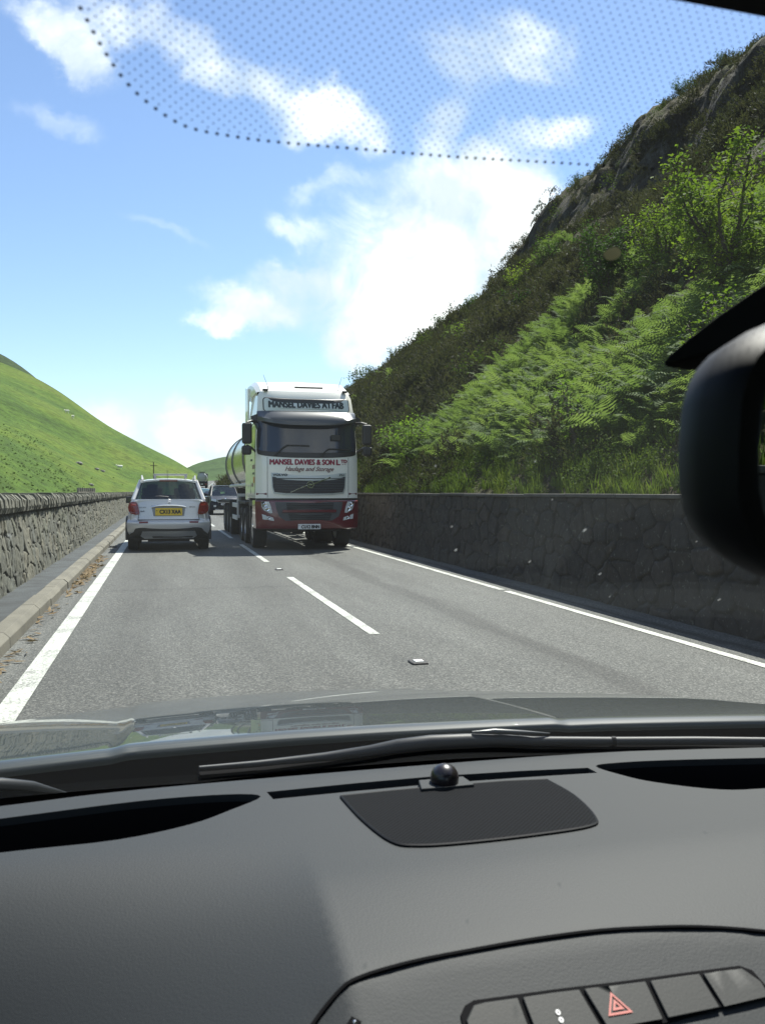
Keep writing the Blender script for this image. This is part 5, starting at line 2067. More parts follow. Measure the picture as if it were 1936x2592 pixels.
    rp('rear_apron', [(-.34, 1.545), (.33, 1.545), (.33, 1.515), (-.34, 1.515)], M_BLACKT, -.30) if False else None
    q = MB()
    q.box((0, .415, 1.545), (.40, .06, .035))
    q.build('brake_light', mat('high_brake_lens', (.12, .008, .01), rough=.2, coat=.8), T, bevel=.008)
    q = MB()
    q.tube([(0.0, .10, 1.175), (-.20, .12, 1.20), (-.37, .13, 1.185)], [.022, .014, .008], n=6)
    q.tube([(-.40, .125, 1.178), (.02, .12, 1.178)], .012, n=5)
    q.build('rear_wiper', M_BLACKT, T)
    q = MB()
    q.tube([(-.02, .62, 1.60), (-.03, .48, 1.80)], [.006, .003], n=5)
    q.build('aerial', M_BLACKT, T)
    door_mirrors(T, .90, 2.55, 1.10, M_BLACKT)
    wheel_pair(T, 'wheel', .335, .235, .22, M_RIM, [(s * .765, y, .335) for y in (.66, 3.18) for s in (-1, 1)])
    q = MB()
    q.box((0, 1.9, .33), (1.5, 3.5, .20))
    q.box((0, .35, .27), (.9, .5, .14))
    q.tube([(.42, .02, .30), (.42, .5, .30)], .035)
    q.build('underside', M_UNDER, T)
    # the driver, seen from behind
    P = thing('person', 'dark haired driver in dark clothes seated at the wheel of the silver car', 'person', (0.135 + .36, 19.65 + 1.75, 0.62))
    M_CLOTH = mat('dark_jumper', (.02, .022, .03), rough=.9)
    M_SKIN = mat('skin', (.42, .24, .17), rough=.6)
    body_skin(P, M_CLOTH, M_SKIN)
    return T


def skin_mesh(name, verts, edges, radii, m, parent, sub=2):
    me = bpy.data.meshes.new(name)
    me.from_pydata(verts, edges, [])
    o = bpy.data.objects.new(name, me)
    COL.objects.link(o)
    o.parent = parent
    sk = o.modifiers.new('skin', 'SKIN')
    if not me.skin_vertices:
        me.attributes.new('skin_vertex_layer', 'FLOAT', 'POINT') if False else None
    bm = bmesh.new()
    bm.from_mesh(me)
    lay = bm.verts.layers.skin.verify()
    bm.verts.ensure_lookup_table()
    for i, v in enumerate(bm.verts):
        v[lay].radius = (radii[i][0], radii[i][1])
        v[lay].use_root = (i == 0)
    bm.to_mesh(me)
    bm.free()
    ss = o.modifiers.new('sub', 'SUBSURF')
    ss.levels = sub
    ss.render_levels = sub
    me.materials.append(m)
    return o


def body_skin(P, cloth, skin):
    V = [(0, 0, 0), (0, .02, .18), (0, .0, .36), (0, .02, .52), (0, .03, .60), (0, .05, .66), (0, .06, .75), (0, .05, .83),
         (.20, .0, .50), (.27, .16, .32), (.15, .42, .42), (.12, .50, .45), (-.20, .0, .50), (-.27, .16, .32), (-.15, .42, .42), (-.12, .50, .45),
         (.10, .05, -.02), (.13, .45, .04), (.13, .62, -.30), (-.10, .05, -.02), (-.13, .45, .04), (-.13, .62, -.30)]
    E = [(0, 1), (1, 2), (2, 3), (3, 4), (4, 5), (5, 6), (6, 7), (3, 8), (8, 9), (9, 10), (10, 11), (3, 12), (12, 13), (13, 14), (14, 15), (0, 16), (16, 17), (17, 18), (0, 19), (19, 20), (20, 21)]
    Rr = [(.16, .12), (.15, .11), (.17, .11), (.13, .09), (.055, .055), (.06, .065), (.08, .095), (.065, .08), (.06, .06), (.045, .045), (.035, .035), (.04, .03), (.06, .06), (.045, .045), (.035, .035), (.04, .03), (.08, .08), (.07, .07), (.05, .05), (.08, .08), (.07, .07), (.05, .05)]
    o = skin_mesh('person_body', V, E, Rr, cloth, P)
    b = MB()
    b.ball((0, .045, .765), .105, 14, 10, squash=(.86, 1.0, 1.12))
    b.build('hair', mat('dark_hair', (.014, .011, .009), rough=.7), P, smooth=60)


build_silver()


def build_blue():
    M_BLU = mat('dark_blue_paint', (0.005, 0.009, 0.022), rough=0.5, metal=0, spec=.2, coat=.12)
    T = thing('estate_car', 'dark blue car with a chrome edged grille, following behind the lorry', 'car', (3.42, 49.2, float(RZ(50))))
    L = 4.2
    body, rw, c = car_shell(T, M_BLU, glass_mat('pale_glass', (.45, .52, .50), f0=.08), L, 1.79, .34, 1.06, 1.62,
                            ([0, .25, .9, 1.3, 4.0, 4.2], [.86, .95, 1.02, 1.06, 1.08, 1.02]), ([0, .5, 1, 3.4, 4.2], [.80, .87, .89, .89, .84]),
                            dict(wl=.76, wh=.62, y=(1.15, 1.95, 3.4, 4.0)), seats=True)
    F = lambda x, z, o: (x, .02 + .10 * (abs(x) / .85) ** 3 - .06 * max(0, 1 - abs(z - .55) / .4) - o, z)

    def fp(name, poly, m, o, parent=T, thick=.03, step=.1):
        q = MB()
        q.patch(poly, lambda x, z: F(x, z, o), thick=thick, tn=(0, 1, 0), step=step)
        return q.build(name, m, parent, smooth=30)
    fp('bumper', [(-.86, .70), (.86, .70), (.86, .34), (.78, .27), (-.78, .27), (-.86, .34)], M_BLU, .05, thick=.25)
    g = fp('grille', [(-.46, .86), (.46, .86), (.42, .70), (-.42, .70)], M_BLACKT, .065)
    q = MB()
    q.tube([F(x, z, .075) for x, z in [(-.46, .86), (.46, .86), (.42, .70), (-.42, .70), (-.46, .86)]], .022, n=6)
    q.build('grille_surround', M_CHROME, g)
    q = MB()
    q.ball(F(0, .885, .07), .06, 10, 8, squash=(1, .4, 1))
    q.build('emblem', M_CHROME, T, smooth=60)
    for s in (-1, 1):
        fp('headlight', [(s * .50, .87), (s * .78, .93), (s * .80, .80), (s * .50, .73)], M_LAMP, .06)
        fp('fog_light', [(s * .52, .55), (s * .66, .55), (s * .66, .44), (s * .52, .44)], M_LAMP, .075)
        q = MB()
        q.tube([(s * .60, 2.05, 1.66), (s * .60, 2.2, 1.70), (s * .60, 3.3, 1.70), (s * .60, 3.5, 1.65)], .02, n=6)
        q.build('roof_rail', M_CHROME, T, smooth=40)
    fp('lower_intake', [(-.45, .52), (.45, .52), (.42, .36), (-.42, .36)], M_BLACKT, .07)
    fp('skid_plate', [(-.6, .34), (.6, .34), (.55, .28), (-.55, .28)], mat('skid_grey', (.4, .4, .4), rough=.4, metal=.5), .075)
    q = MB()
    q.box(F(0, .60, .085), (.52, .012, .11))
    pl = q.build('number_plate', mat('white_plate', (.7, .7, .7), rough=.4), T)
    q = MB()
    for a in (-.16, -.10, -.04, .06, .11, .16):
        q.box((a, F(0, .60, .0925)[1], .60), (.03, .002, .065))
    q.build('lettering', M_BLACKT, pl)
    door_mirrors(T, 1.0, 1.75, 1.12, M_BLU, glass_y=1)
    wheel_pair(T, 'wheel', .34, .23, .22, M_RIM, [(s * .76, y, .34) for y in (.75, 3.35) for s in (-1, 1)])
    q = MB()
    q.box((0, 2.1, .38), (1.4, 3.8, .16))
    q.build('underside', M_UNDER, T)
    # pale blue car behind it, mostly hidden
    M_LB = mat('pale_blue_paint', (0.20, 0.40, 0.52), rough=0.3, metal=.3, coat=1.0)
    T2 = thing('small_hatchback', 'pale blue car half hidden between the silver car and the dark blue car', 'car', (2.70, 60.5, float(RZ(61))))
    car_shell(T2, M_LB, glass_mat('pale_blue_glass', (.5, .62, .62), f0=.16), 3.7, 1.66, .32, .98, 1.47,
              ([0, .25, .8, 1.1, 3.5, 3.7], [.80, .88, .95, .98, 1.0, .95]), ([0, .5, 1, 3.0, 3.7], [.74, .80, .82, .82, .78]),
              dict(wl=.70, wh=.57, y=(.95, 1.65, 3.0, 3.55)), seats=True)
    for s in (-1, 1):
        q = MB()
        q.ball((s * .60, .04, .70), .12, 12, 8, squash=(1.1, .5, .8))
        q.build('headlight', M_LAMP, T2, smooth=60)
    q = MB()
    q.patch([(-.40, .56), (.40, .56), (.36, .38), (-.36, .38)], lambda x, z: (x, -.012, z), thick=.03, tn=(0, 1, 0), step=.2)
    q.build('grille', M_BLACKT, T2)
    q = MB()
    q.box((0, -.03, .47), (.50, .012, .11))
    q.build('number_plate', mat('white_plate', (.7, .7, .7), rough=.4), T2)
    door_mirrors(T2, .90, 1.4, 1.04, M_LB, glass_y=1)
    wheel_pair(T2, 'wheel', .30, .19, .19, M_RIM, [(s * .70, y, .30) for y in (.62, 2.95) for s in (-1, 1)])


build_blue()


def build_far_lorry():
    y = 212.0
    T = thing('far_tanker_lorry', 'small distant tanker lorry seen from behind, heading away round the bend', 'lorry', (float(RX(y)) + 1.15, y, float(RZ(y))), rz=-.07)
    b = MB()
    b.lathe([(0, .25), (.04, .7), (.14, 1.05), (.3, 1.18), (8.6, 1.18), (8.8, .6)], 'Y', (0, 0, 2.55), n=32)
    b.build('tank', M_DULL, T, smooth=35)
    b = MB()
    b.box((0, 4.4, 1.15), (1.0, 8.8, .3))
    b.box((0, -.02, .95), (2.4, .12, .5))
    b.box((0, .05, 1.45), (2.45, .10, .4))
    b.box((0, 1.6, .75), (2.3, 2.6, .5))
    b.build('chassis', M_UNDER, T)
    b = MB()
    b.box((0, 9.9, 2.3), (2.4, 1.9, 2.9))
    b.build('cab', M_GREYT, T, bevel=.1)
    b = MB()
    b.box((0, .35, 3.85), (1.5, .3, .2))
    b.build('manhole_box', M_GREYT, T)
    for s in (-1, 1):
        b = MB()
        b.box((s * .95, -.09, 1.0), (.4, .03, .16))
        b.build('tail_light', mat('red_lens', (.33, .02, .015), rough=.2), T)
    b = MB()
    b.box((0, -.09, .98), (.5, .02, .24))
    b.build('number_plate', mat('pale_plate', (.6, .6, .55), rough=.4), T)
    wheel_pair(T, 'wheel', .5, .5, .28, M_RIMD, [(s * .95, yy, .5) for yy in (1.0, 2.3, 9.8) for s in (-1, 1)], dish=.1)


build_far_lorry()
# ================================================================== VEGETATION AND SMALL THINGS
rng = np.random.RandomState(42)


def blade_mesh(name, m, pieces):
    """pieces: list of polygons (lists of 3D points) -> mesh object kept as a scatter source"""
    v, f = [], []
    for p in pieces:
        b = len(v)
        v.extend(p)
        f.append(tuple(range(b, b + len(p))))
    me = bpy.data.meshes.new(name)
    me.from_pydata([tuple(map(float, q)) for q in v], [], f)
    me.materials.append(m)
    return me


def fern_pieces(r, n_fronds=7, length=.8, droop=.55, dens=17):
    """bracken: arching fronds with paired, tapering leaflets"""
    P = []
    for k in range(n_fronds):
        az = 2 * math.pi * (k + r.rand() * .7) / n_fronds
        L_ = length * (0.7 + .5 * r.rand())
        tilt = .55 + .5 * r.rand()
        ax = np.array([math.cos(az), math.sin(az), 0])
        sd = np.array([-math.sin(az), math.cos(az), 0])
        up = np.array([0, 0, 1.0])
        pts = []
        for i in range(dens + 1):
            t = i / dens
            a = tilt - droop * 1.9 * t * t
            pts.append(a)
        pos = np.zeros(3)
        prev = pos.copy()
        for i in range(dens):
            t = (i + .5) / dens
            a = max(-.6, 1.15 * (1 - tilt) + tilt - droop * 2.0 * t * t)
            d = ax * math.cos(a) + up * math.sin(a)
            nrm = -ax * math.sin(a) + up * math.cos(a)
            step = L_ / dens
            nxt = pos + d * step
            P.append([pos - sd * .006, pos + sd * .006, nxt])
            if t > .18:
                w = L_ * .36 * (1 - t) ** .75 * min(1, (t - .14) / .14) + .012
                for s in (-1, 1):
                    tip = pos + sd * s * w * .94 + d * w * .34 - up * w * (.10 + .12 * r.rand()) + nrm * w * (r.rand() - .4) * .2
                    mid = pos + (tip - pos) * .45
                    wd = step * .60
                    q1, q2 = mid + d * wd * .62, mid - d * wd * .62
                    P.append([pos - d * wd * .3, q2, tip, q1, pos + d * wd * .3])
            pos = nxt
    return P


def tuft_pieces(r, n=34, h=.35, w=.012, spread=.16, bend=.5):
    P = []
    for k in range(n):
        az = r.rand() * 6.283
        b = np.array([math.cos(az), math.sin(az), 0]) * spread * r.rand() ** .5
        lean = np.array([math.cos(az + r.randn() * .5), math.sin(az + r.randn() * .5), 0]) * bend * r.rand() * h
        hh = h * (.5 + .6 * r.rand())
        s = np.array([-math.sin(az), math.cos(az), 0]) * w
        m_ = b + lean * .35 + np.array([0, 0, hh * .6])
        P.append([b - s, b + s, m_ + s * .7, m_ - s * .7])
        P.append([m_ - s * .7, m_ + s * .7, b + lean + np.array([0, 0, hh])])
    return P


def heather_pieces(r, n=330, rad=.45, h=.50):
    """low woody clump: sprigs over an uneven dome"""
    P = []
    ph = r.rand(6) * 6.28
    for k in range(n):
        az = r.rand() * 6.283
        q = r.rand() ** .6
        lump = 1 + .25 * math.sin(3 * az + ph[0]) + .18 * math.sin(5 * az + ph[1])
        c = np.array([math.cos(az) * q * rad * lump, math.sin(az) * q * rad * lump, h * (1 - q * q) * (.8 + .35 * r.rand()) * lump + .02])
        d = np.array([math.cos(az) * q * .8, math.sin(az) * q * .8, .7]) + r.randn(3) * .35
        d /= np.linalg.norm(d)
        s = np.cross(d, r.randn(3))
        s /= np.linalg.norm(s)
        l_, w_ = .05 + .045 * r.rand(), .011 + .008 * r.rand()
        P.append([c - s * w_ - d * l_ * .5, c + s * w_ - d * l_ * .3, c + s * w_ * .6 + d * l_ * .5, c + d * l_, c - s * w_ * .7 + d * l_ * .4])
    return P


def leaf_ball_pieces(r, n=170, rad=.5, lf=.09, flat=.75):
    P = []
    cl = [r.randn(3) * rad * .5 * np.array([1, 1, flat]) for _ in range(9)]
    for k in range(n):
        c = cl[r.randint(len(cl))] + r.randn(3) * rad * .26
        c[2] = abs(c[2] + rad * flat * .8)
        d = r.randn(3) + np.array([0, 0, .3])
        d /= np.linalg.norm(d)
        s = np.cross(d, r.randn(3))
        s /= np.linalg.norm(s)
        l_ = lf * (.6 + .7 * r.rand())
        P.append([c, c + d * l_ * .5 + s * l_ * .36, c + d * l_, c + d * l_ * .5 - s * l_ * .36])
    return P


def scatter(name, pts, rot, scl, idx, meshes, group_label, cat, extra=None):
    """one object of ground cover: instances of a few plant meshes on points"""
    src = bpy.data.collections.new(name + '_source')
    for i, me in enumerate(meshes):
        so_ = bpy.data.objects.new('%s_source_%02d' % (name, i), me)
        src.objects.link(so_)
    me = bpy.data.meshes.new(name)
    me.vertices.add(len(pts))
    me.vertices.foreach_set('co', np.asarray(pts, np.float32).ravel())
    a = me.attributes.new('rot', 'FLOAT_VECTOR', 'POINT')
    a.data.foreach_set('vector', np.asarray(rot, np.float32).ravel())
    a = me.attributes.new('scl', 'FLOAT', 'POINT')
    a.data.foreach_set('value', np.asarray(scl, np.float32))
    a = me.attributes.new('idx', 'INT', 'POINT')
    a.data.foreach_set('value', np.asarray(idx, np.int32))
    me.update()
    o = bpy.data.objects.new(name, me)
    COL.objects.link(o)
    ng = bpy.data.node_groups.new(name + '_nodes', 'GeometryNodeTree')
    ng.interface.new_socket('Geometry', in_out='INPUT', socket_type='NodeSocketGeometry')
    ng.interface.new_socket('Geometry', in_out='OUTPUT', socket_type='NodeSocketGeometry')
    gi = ng.nodes.new('NodeGroupInput')
    go = ng.nodes.new('NodeGroupOutput')
    ip = ng.nodes.new('GeometryNodeInstanceOnPoints')
    ci = ng.nodes.new('GeometryNodeCollectionInfo')
    ci.inputs['Collection'].default_value = src
    ci.inputs['Separate Children'].default_value = True
    ci.inputs['Reset Children'].default_value = True
    ip.inputs['Pick Instance'].default_value = True

    def attr(nm, ty):
        n = ng.nodes.new('GeometryNodeInputNamedAttribute')
        n.data_type = ty
        n.inputs['Name'].default_value = nm
        return n.outputs['Attribute']
    er = ng.nodes.new('FunctionNodeEulerToRotation')
    ng.links.new(attr('rot', 'FLOAT_VECTOR'), er.inputs[0])
    ng.links.new(gi.outputs[0], ip.inputs['Points'])
    ng.links.new(ci.outputs[0], ip.inputs['Instance'])
    ng.links.new(attr('idx', 'INT'), ip.inputs['Instance Index'])
    ng.links.new(er.outputs[0], ip.inputs['Rotation'])
    ng.links.new(attr('scl', 'FLOAT'), ip.inputs['Scale'])
    ng.links.new(ip.outputs[0], go.inputs[0])
    md = o.modifiers.new('scatter', 'NODES')
    md.node_group = ng
    tag(o, group_label, cat, kind='stuff')
    return o


M_FERN = leaf_mat('bracken_leaf', [(0.072, 0.116, 0.042), (0.104, 0.156, 0.058), (0.142, 0.194, 0.078), (0.168, 0.198, 0.092)], trans=.5)
M_HEATH = leaf_mat('heather_sprig', [(0.020, 0.025, 0.014), (0.030, 0.036, 0.020), (0.043, 0.044, 0.030), (0.034, 0.048, 0.020), (0.050, 0.050, 0.036)], trans=.42, vscale=.22)
M_SCRUB = leaf_mat('scrub_leaf', [(0.035, 0.055, 0.014), (0.060, 0.095, 0.020), (0.085, 0.115, 0.026), (0.11, 0.105, 0.035)], trans=.3, vscale=.5)
M_GRASS = leaf_mat('grass_blade', [(0.06, 0.10, 0.020), (0.10, 0.145, 0.030), (0.17, 0.15, 0.06)], trans=.3)
M_HILLTUFT = leaf_mat('hill_bracken', [(0.026, 0.046, 0.010), (0.044, 0.074, 0.013), (0.040, 0.046, 0.018)], trans=.25, vscale=.05)
ferns = [blade_mesh('bracken_plant', M_FERN, fern_pieces(np.random.RandomState(100 + i), 5 + i % 3, .75 + .08 * i, .5 + .06 * i)) for i in range(5)]
heaths = [blade_mesh('heather_clump', M_HEATH, heather_pieces(np.random.RandomState(200 + i))) for i in range(5)]
scrubs = [blade_mesh('leafy_clump', M_SCRUB, leaf_ball_pieces(np.random.RandomState(300 + i))) for i in range(4)]
tufts = [blade_mesh('grass_tuft', M_GRASS, tuft_pieces(np.random.RandomState(400 + i))) for i in range(4)]


def on_slope(y, s):
    z, rock = hill_r(y, s)
    return np.stack([XS(y, s), y, z], -1), rock


def cand(n, y0, y1, s0, s1, seed, ypow=1.0):
    r = np.random.RandomState(seed)
    y = y0 + (y1 - y0) * r.rand(n) ** ypow
    s = s0 + (s1 - s0) * r.rand(n)
    return y, s, r


def rots(n, r, tilt=.25):
    return np.stack([r.randn(n) * tilt, r.randn(n) * tilt, r.rand(n) * 6.283], -1)


def fern_mask(y, s):
    n = fbm(y / 6.0, s / 4.0, 4, 91)
    lim = 25 + 4 * fbm(s / 3.0, s * 0 + 3.3, 3, 95)
    near = np.clip((lim - y) / 2.5, 0, 1) * np.clip((9.8 - s + 2.5 * n) / 1.5, 0, 1)
    bare = np.clip((fbm(y / 3.2, s / 2.2, 3, 97) - .10) / .12, 0, 1)
    near = near * (1 - .9 * bare)
    far = np.clip((fbm(y / 16, s / 9, 4, 99) - .17) / .1, 0, 1) * (y > 24)
    far = far * (y > 48)
    band = np.clip(1 - np.abs(s - (23 + .02 * (y - 60)) - 3 * n) / 2.2, 0, 1) * (y > 36) * (y < 130)
    return near, np.maximum(far, band)


# bracken near the wall
y, s, r = cand(12000, -6, 27, .3, 12.5, 1)
nm, fm = fern_mask(y, s)
keep = (r.rand(len(y)) < nm) & (s > .75 + .4 * r.rand(len(y)))
pts, rock = on_slope(y[keep], s[keep])
n = len(pts)
pts[:, 2] -= .05
rt = rots(n, r, .16)
rt[:, 1] -= .35                      # plants lean out from the slope towards the light and the road
scatter('bracken', pts, rt, .48 + .38 * r.rand(n), r.randint(0, 5, n), ferns, 'bright green bracken fronds covering the slope above the retaining wall', 'bracken')
# bracken patches higher up
y, s, r = cand(9000, 24, 215, 1, 36, 2)
nm, fm = fern_mask(y, s)
keep = r.rand(len(y)) < fm * .55
pts, rock = on_slope(y[keep], s[keep])
pts = pts[rock < .4]
n = len(pts)
scatter('bracken', pts, rots(n, r, .2), .8 + .7 * r.rand(n), r.randint(0, 5, n), ferns, 'patches of green bracken among the heather higher on the slope', 'bracken')
# heather over the rest
y1, s1, r = cand(9000, -8, 45, .2, 34, 3)
y2, s2, _ = cand(16000, 40, 235, .2, 39, 4, 1.15)
y, s = np.concatenate([y1, y2]), np.concatenate([s1, s2])
nm, fm = fern_mask(y, s)
keep = r.rand(len(y)) > np.maximum(nm * .95, fm * .5)
pts, rock = on_slope(y[keep], s[keep])
k2 = r.rand(len(pts)) > rock * .5
pts = pts[k2]
yk = y[keep][k2]
n = len(pts)
pts[:, 2] -= .06
scatter('heather', pts, rots(n, r, .3), (.6 + 1.0 * r.rand(n) ** 1.5) * (1 + .9 * fbm(pts[:, 1] / 2.2, pts[:, 2] / 1.6, 3, 131)) * np.interp(yk, [0, 22, 30, 120, 230], [.55, .65, .95, 1.35, 2.0]), r.randint(0, 5, n), heaths, 'dark brown heather clumps over the steep hillside', 'heather')
# mixed scrub along the wall top and dotted over the slope
y1, s1, r = cand(900, -6, 40, .0, 1.5, 5)
y2, s2, _ = cand(700, 5, 100, 2, 36, 6)
kk = fbm(y2 / 11, s2 / 6, 3, 111) > .12
y, s = np.concatenate([y1, y2[kk]]), np.concatenate([s1, s2[kk]])
pts, rock = on_slope(y, s)
n = len(pts)
sc_ = np.where(np.arange(n) < 900,   .18 + .28 * r.rand(n), .7 + .9 * r.rand(n))
scatter('scrub', pts, rots(n, r, .2), sc_, r.randint(0, 4, n), scrubs, 'low leafy scrub along the top of the retaining wall', 'scrub')
y, s, r = cand(1500, -6, 55, -.12, 1.1, 7)
pts, rock = on_slope(y, s)
n = len(pts)
pts[:, 2] = np.maximum(pts[:, 2], 1.22)
scatter('grass', pts, rots(n, r, .2), .35 + .55 * r.rand(n), r.randint(0, 4, n), tufts, 'grass tufts fringing the retaining wall', 'grass')
# bracken and rushes dotted over the sunny hill across the road
LX, LY, LZ = LH
m1 = 1900
az_l = np.linspace(-110, 3.25, LX.shape[0])
ia = np.where(np.arange(m1) < 1400, np.searchsorted(az_l, -11.5 + 5.9 * rng.rand(m1) ** 1.3), rng.randint(270, 328, m1))
it = np.where(np.arange(m1) < 1400, 2 + 20 * rng.rand(m1) ** 1.2 * np.clip((-4.6 - az_l[np.clip(ia, 0, 329)]) / 3, .1, 1), rng.randint(2, 73, m1)).astype(int)
cx_, cy_, cz_ = LX[ia, it], LY[ia, it], LZ[ia, it]
msk = (fbm(cx_ / 22, cy_ / 22, 3, 121) + .3 * (np.arange(m1) < 1400) + .10 * rng.rand(m1)) > .16
pts = np.stack([cx_ + rng.randn(m1) * 2.0, cy_ + rng.randn(m1) * 2.0, cz_ - .15], -1)[msk]
hillc = [blade_mesh('bracken_clump', M_HILLTUFT, leaf_ball_pieces(np.random.RandomState(500 + i), 90, .6, .30, .45)) for i in range(3)]
n = len(pts)
scatter('hill_scrub', pts, rots(n, rng, .15), .12 + .22 * rng.rand(n) ** 2.5, rng.randint(0, 3, n), hillc, 'dark tufts of rushes and bracken dotted over the sunny hill', 'scrub')


# ---------------------------------------------------------------- shrubs and trees
M_BARK = mat('bark', (0.055, 0.045, 0.035), rough=.9, var=.4, vscale=14, bump=.5, bscale=30)
M_LEAFY = leaf_mat('hazel_leaf', [(0.060, 0.110, 0.016), (0.10, 0.165, 0.022), (0.155, 0.215, 0.032), (0.18, 0.19, 0.045)], trans=.45, vscale=1.1)
M_LEAFG = leaf_mat('thorn_leaf', [(0.030, 0.065, 0.014), (0.050, 0.100, 0.018), (0.075, 0.130, 0.026)], trans=.35, vscale=.8)
M_BIRCH = leaf_mat('birch_leaf', [(0.075, 0.14, 0.022), (0.12, 0.20, 0.035), (0.17, 0.24, 0.05)], trans=.45, vscale=2)


def shrub(name, label, cat, base, h, spread, n_stem, n_leaf, leaf, mleaf, seed, group=None, lean=(0, 0), gap=.25):
    r = np.random.RandomState(seed)
    T = thing(name, label, cat, base, group=group)
    b = MB()
    tips = []
    for k in range(n_stem):
        az = 2 * math.pi * (k + r.rand()) / n_stem
        out = spread * (.25 + .75 * r.rand())
        top = np.array([math.cos(az) * out + lean[0], math.sin(az) * out + lean[1], h * (.72 + .28 * r.rand()) * (1 - .25 * (out / spread) ** 2)])
        pts = [np.array([math.cos(az), math.sin(az), 0]) * .04 * h]
        for t in (.25, .5, .75, 1.0):
            p = top * np.array([t ** 1.25, t ** 1.25, t]) + r.randn(3) * .03 * h
            pts.append(p)
        r0 = .018 * h + .006
        b.tube(pts, [r0, r0 * .8, r0 * .6, r0 * .4, r0 * .15], n=5, caps=False)
        for t in np.linspace(.28, 1.0, 9):
            i = min(3, int(t * 4))
            f = t * 4 - i
            p = pts[i] * (1 - f) + pts[min(i + 1, 4)] * f
            for q in range(2):
                d = r.randn(3) * np.array([1, 1, .55]) + np.array([math.cos(az), math.sin(az), .45]) * .5
                d /= np.linalg.norm(d)
                ln = spread * (.22 + .30 * r.rand()) * (1.15 - .5 * t)
                e = p + d * ln
                m_ = p + d * ln * .5 + np.array([0, 0, .03 * h])
                b.tube([p, m_, e], [r0 * .28, r0 * .18, r0 * .07], n=4, caps=False)
                tips.append((p, m_, e))
    b.build('trunk', M_BARK, T, smooth=60)
    P = []
    for k in range(n_leaf):
        p, m_, e = tips[r.randint(len(tips))]
        t = r.rand() ** .7
        c = (p * (1 - t) + m_ * t) if r.rand() < gap else (m_ * (1 - t) + e * t)
        c = c + r.randn(3) * leaf * 1.1
        d = r.randn(3) * np.array([1, 1, .5]) + np.array([0, 0, -.1])
        d /= np.linalg.norm(d)
        s = np.cross(d, r.randn(3) * .5 + np.array([0, 0, 1]))
        s /= np.linalg.norm(s) + 1e-6
        l_ = leaf * (.55 + .8 * r.rand())
        dip = np.array([0, 0, -l_ * .15])
        P.append([c, c + d * l_ * .45 + s * l_ * .34, c + d * l_ + dip, c + d * l_ * .45 - s * l_ * .34])
    me = blade_mesh('crown', mleaf, P)
    o = bpy.data.objects.new('crown', me)
    COL.objects.link(o)
    o.parent = T
    return T


def slope_pt(y, s, dz=-.05):
    p, _ = on_slope(np.array([float(y)]), np.array([float(s)]))
    return (float(p[0, 0]), float(p[0, 1]), float(p[0, 2]) + dz)


shrub('hazel_tree', 'yellow green hazel with many thin stems on the slope, above the mirror', 'tree', slope_pt(12.7, 3.75), 2.6, 1.4, 10, 7000, .075, M_LEAFY, 1, gap=.3)
shrub('thorn_bush', 'round dark green bush below the crags, beside the hazel', 'bush', slope_pt(20.3, 5.6), 2.15, 1.05, 8, 4600, .075, M_LEAFG, 2)
shrub('thorn_bush', 'mid green bush between the hazel and the dark green bush', 'bush', slope_pt(18.5, 6.2), 1.9, 1.0, 8, 3800, .07, M_LEAFY, 3)
shrub('birch_sapling', 'pale green birch sapling with round leaves among the bracken above the wall', 'sapling', slope_pt(12.3, .8), 1.2, .42, 4, 420, .065, M_BIRCH, 4, gap=.4)
shrub('leafy_bush', 'bright leafy bush at the wall end beside the lorry', 'bush', slope_pt(21.5, .9), 1.25, 1.0, 8, 2600, .075, M_BIRCH, 5)
shrub('willow_shrub', 'yellow green willow shrub just left of the mirror', 'shrub', slope_pt(9.6, 1.5), 1.5, .6, 6, 900, .06, M_LEAFY, 6)
sky = [(150, 26.9, 3.8, 'feathery bush against the sky just right of the lorry roof'), (147, 28.2, 3.0, 'small bush against the sky, second up from the lorry roof'), (79.5, 15.9, 1.7, 'low bush on the skyline, third up from the lorry roof'),
       (78.5, 18.1, 1.4, 'small twiggy bush on the skyline a quarter of the way up to the crags'), (77.5, 19.6, 1.7, 'upright bush on the skyline halfway between the lorry and the crags'), (63.5, 17.6, 1.2, 'bush on the skyline just below the crags'),
       (77.5, 33.6, 1.1, 'tiny bush on the brow of the crags beside the dotted screen edge'), (58.5, 32.4, 1.1, 'bush on the brow high above the hazel'), (56.5, 34.9, 1.2, 'twiggy bush on the highest brow near the corner')]
for k, (y_, s_, h_, lb) in enumerate(sky):
    shrub('skyline_bush', lb, 'bush', slope_pt(y_, s_), h_ * 1.1, h_ * .6, 7, 700, h_ * .085, M_LEAFG, 20 + k, group='bushes along the skyline', gap=.3)
for k, (y_, s_, h_, lb) in enumerate([(54, 17.6, 2.2, 'green bush below the foot of the crags'), (54, 19.6, 2.4, 'small tree at the lower corner of the crags'), (36, 7.4, 1.3, 'bush in the heather halfway along the bracken edge'), (30.5, 7.7, 1.3, 'bush in the heather above the bracken edge'), (60, 22.5, 2.0, 'bush under the dark crag above the dark green bush')]):
    shrub('slope_bush', lb, 'bush', slope_pt(y_, s_), h_, h_ * .5, 6, 900, h_ * .06, M_LEAFG if k % 2 else M_LEAFY, 40 + k, group='bushes scattered on the hillside')


# ---------------------------------------------------------------- across the road
def hill_point(az, t):
    """point on the sunny hill, azimuth in degrees and fraction of the way up"""
    a = np.linspace(-110, 3.25, LX.shape[0])
    i = int(np.argmin(abs(a - az)))
    j = int(np.clip(t / 1.6 * (LX.shape[1] - 1), 0, LX.shape[1] - 1))
    return float(LX[i, j]), float(LY[i, j]), float(LZ[i, j])


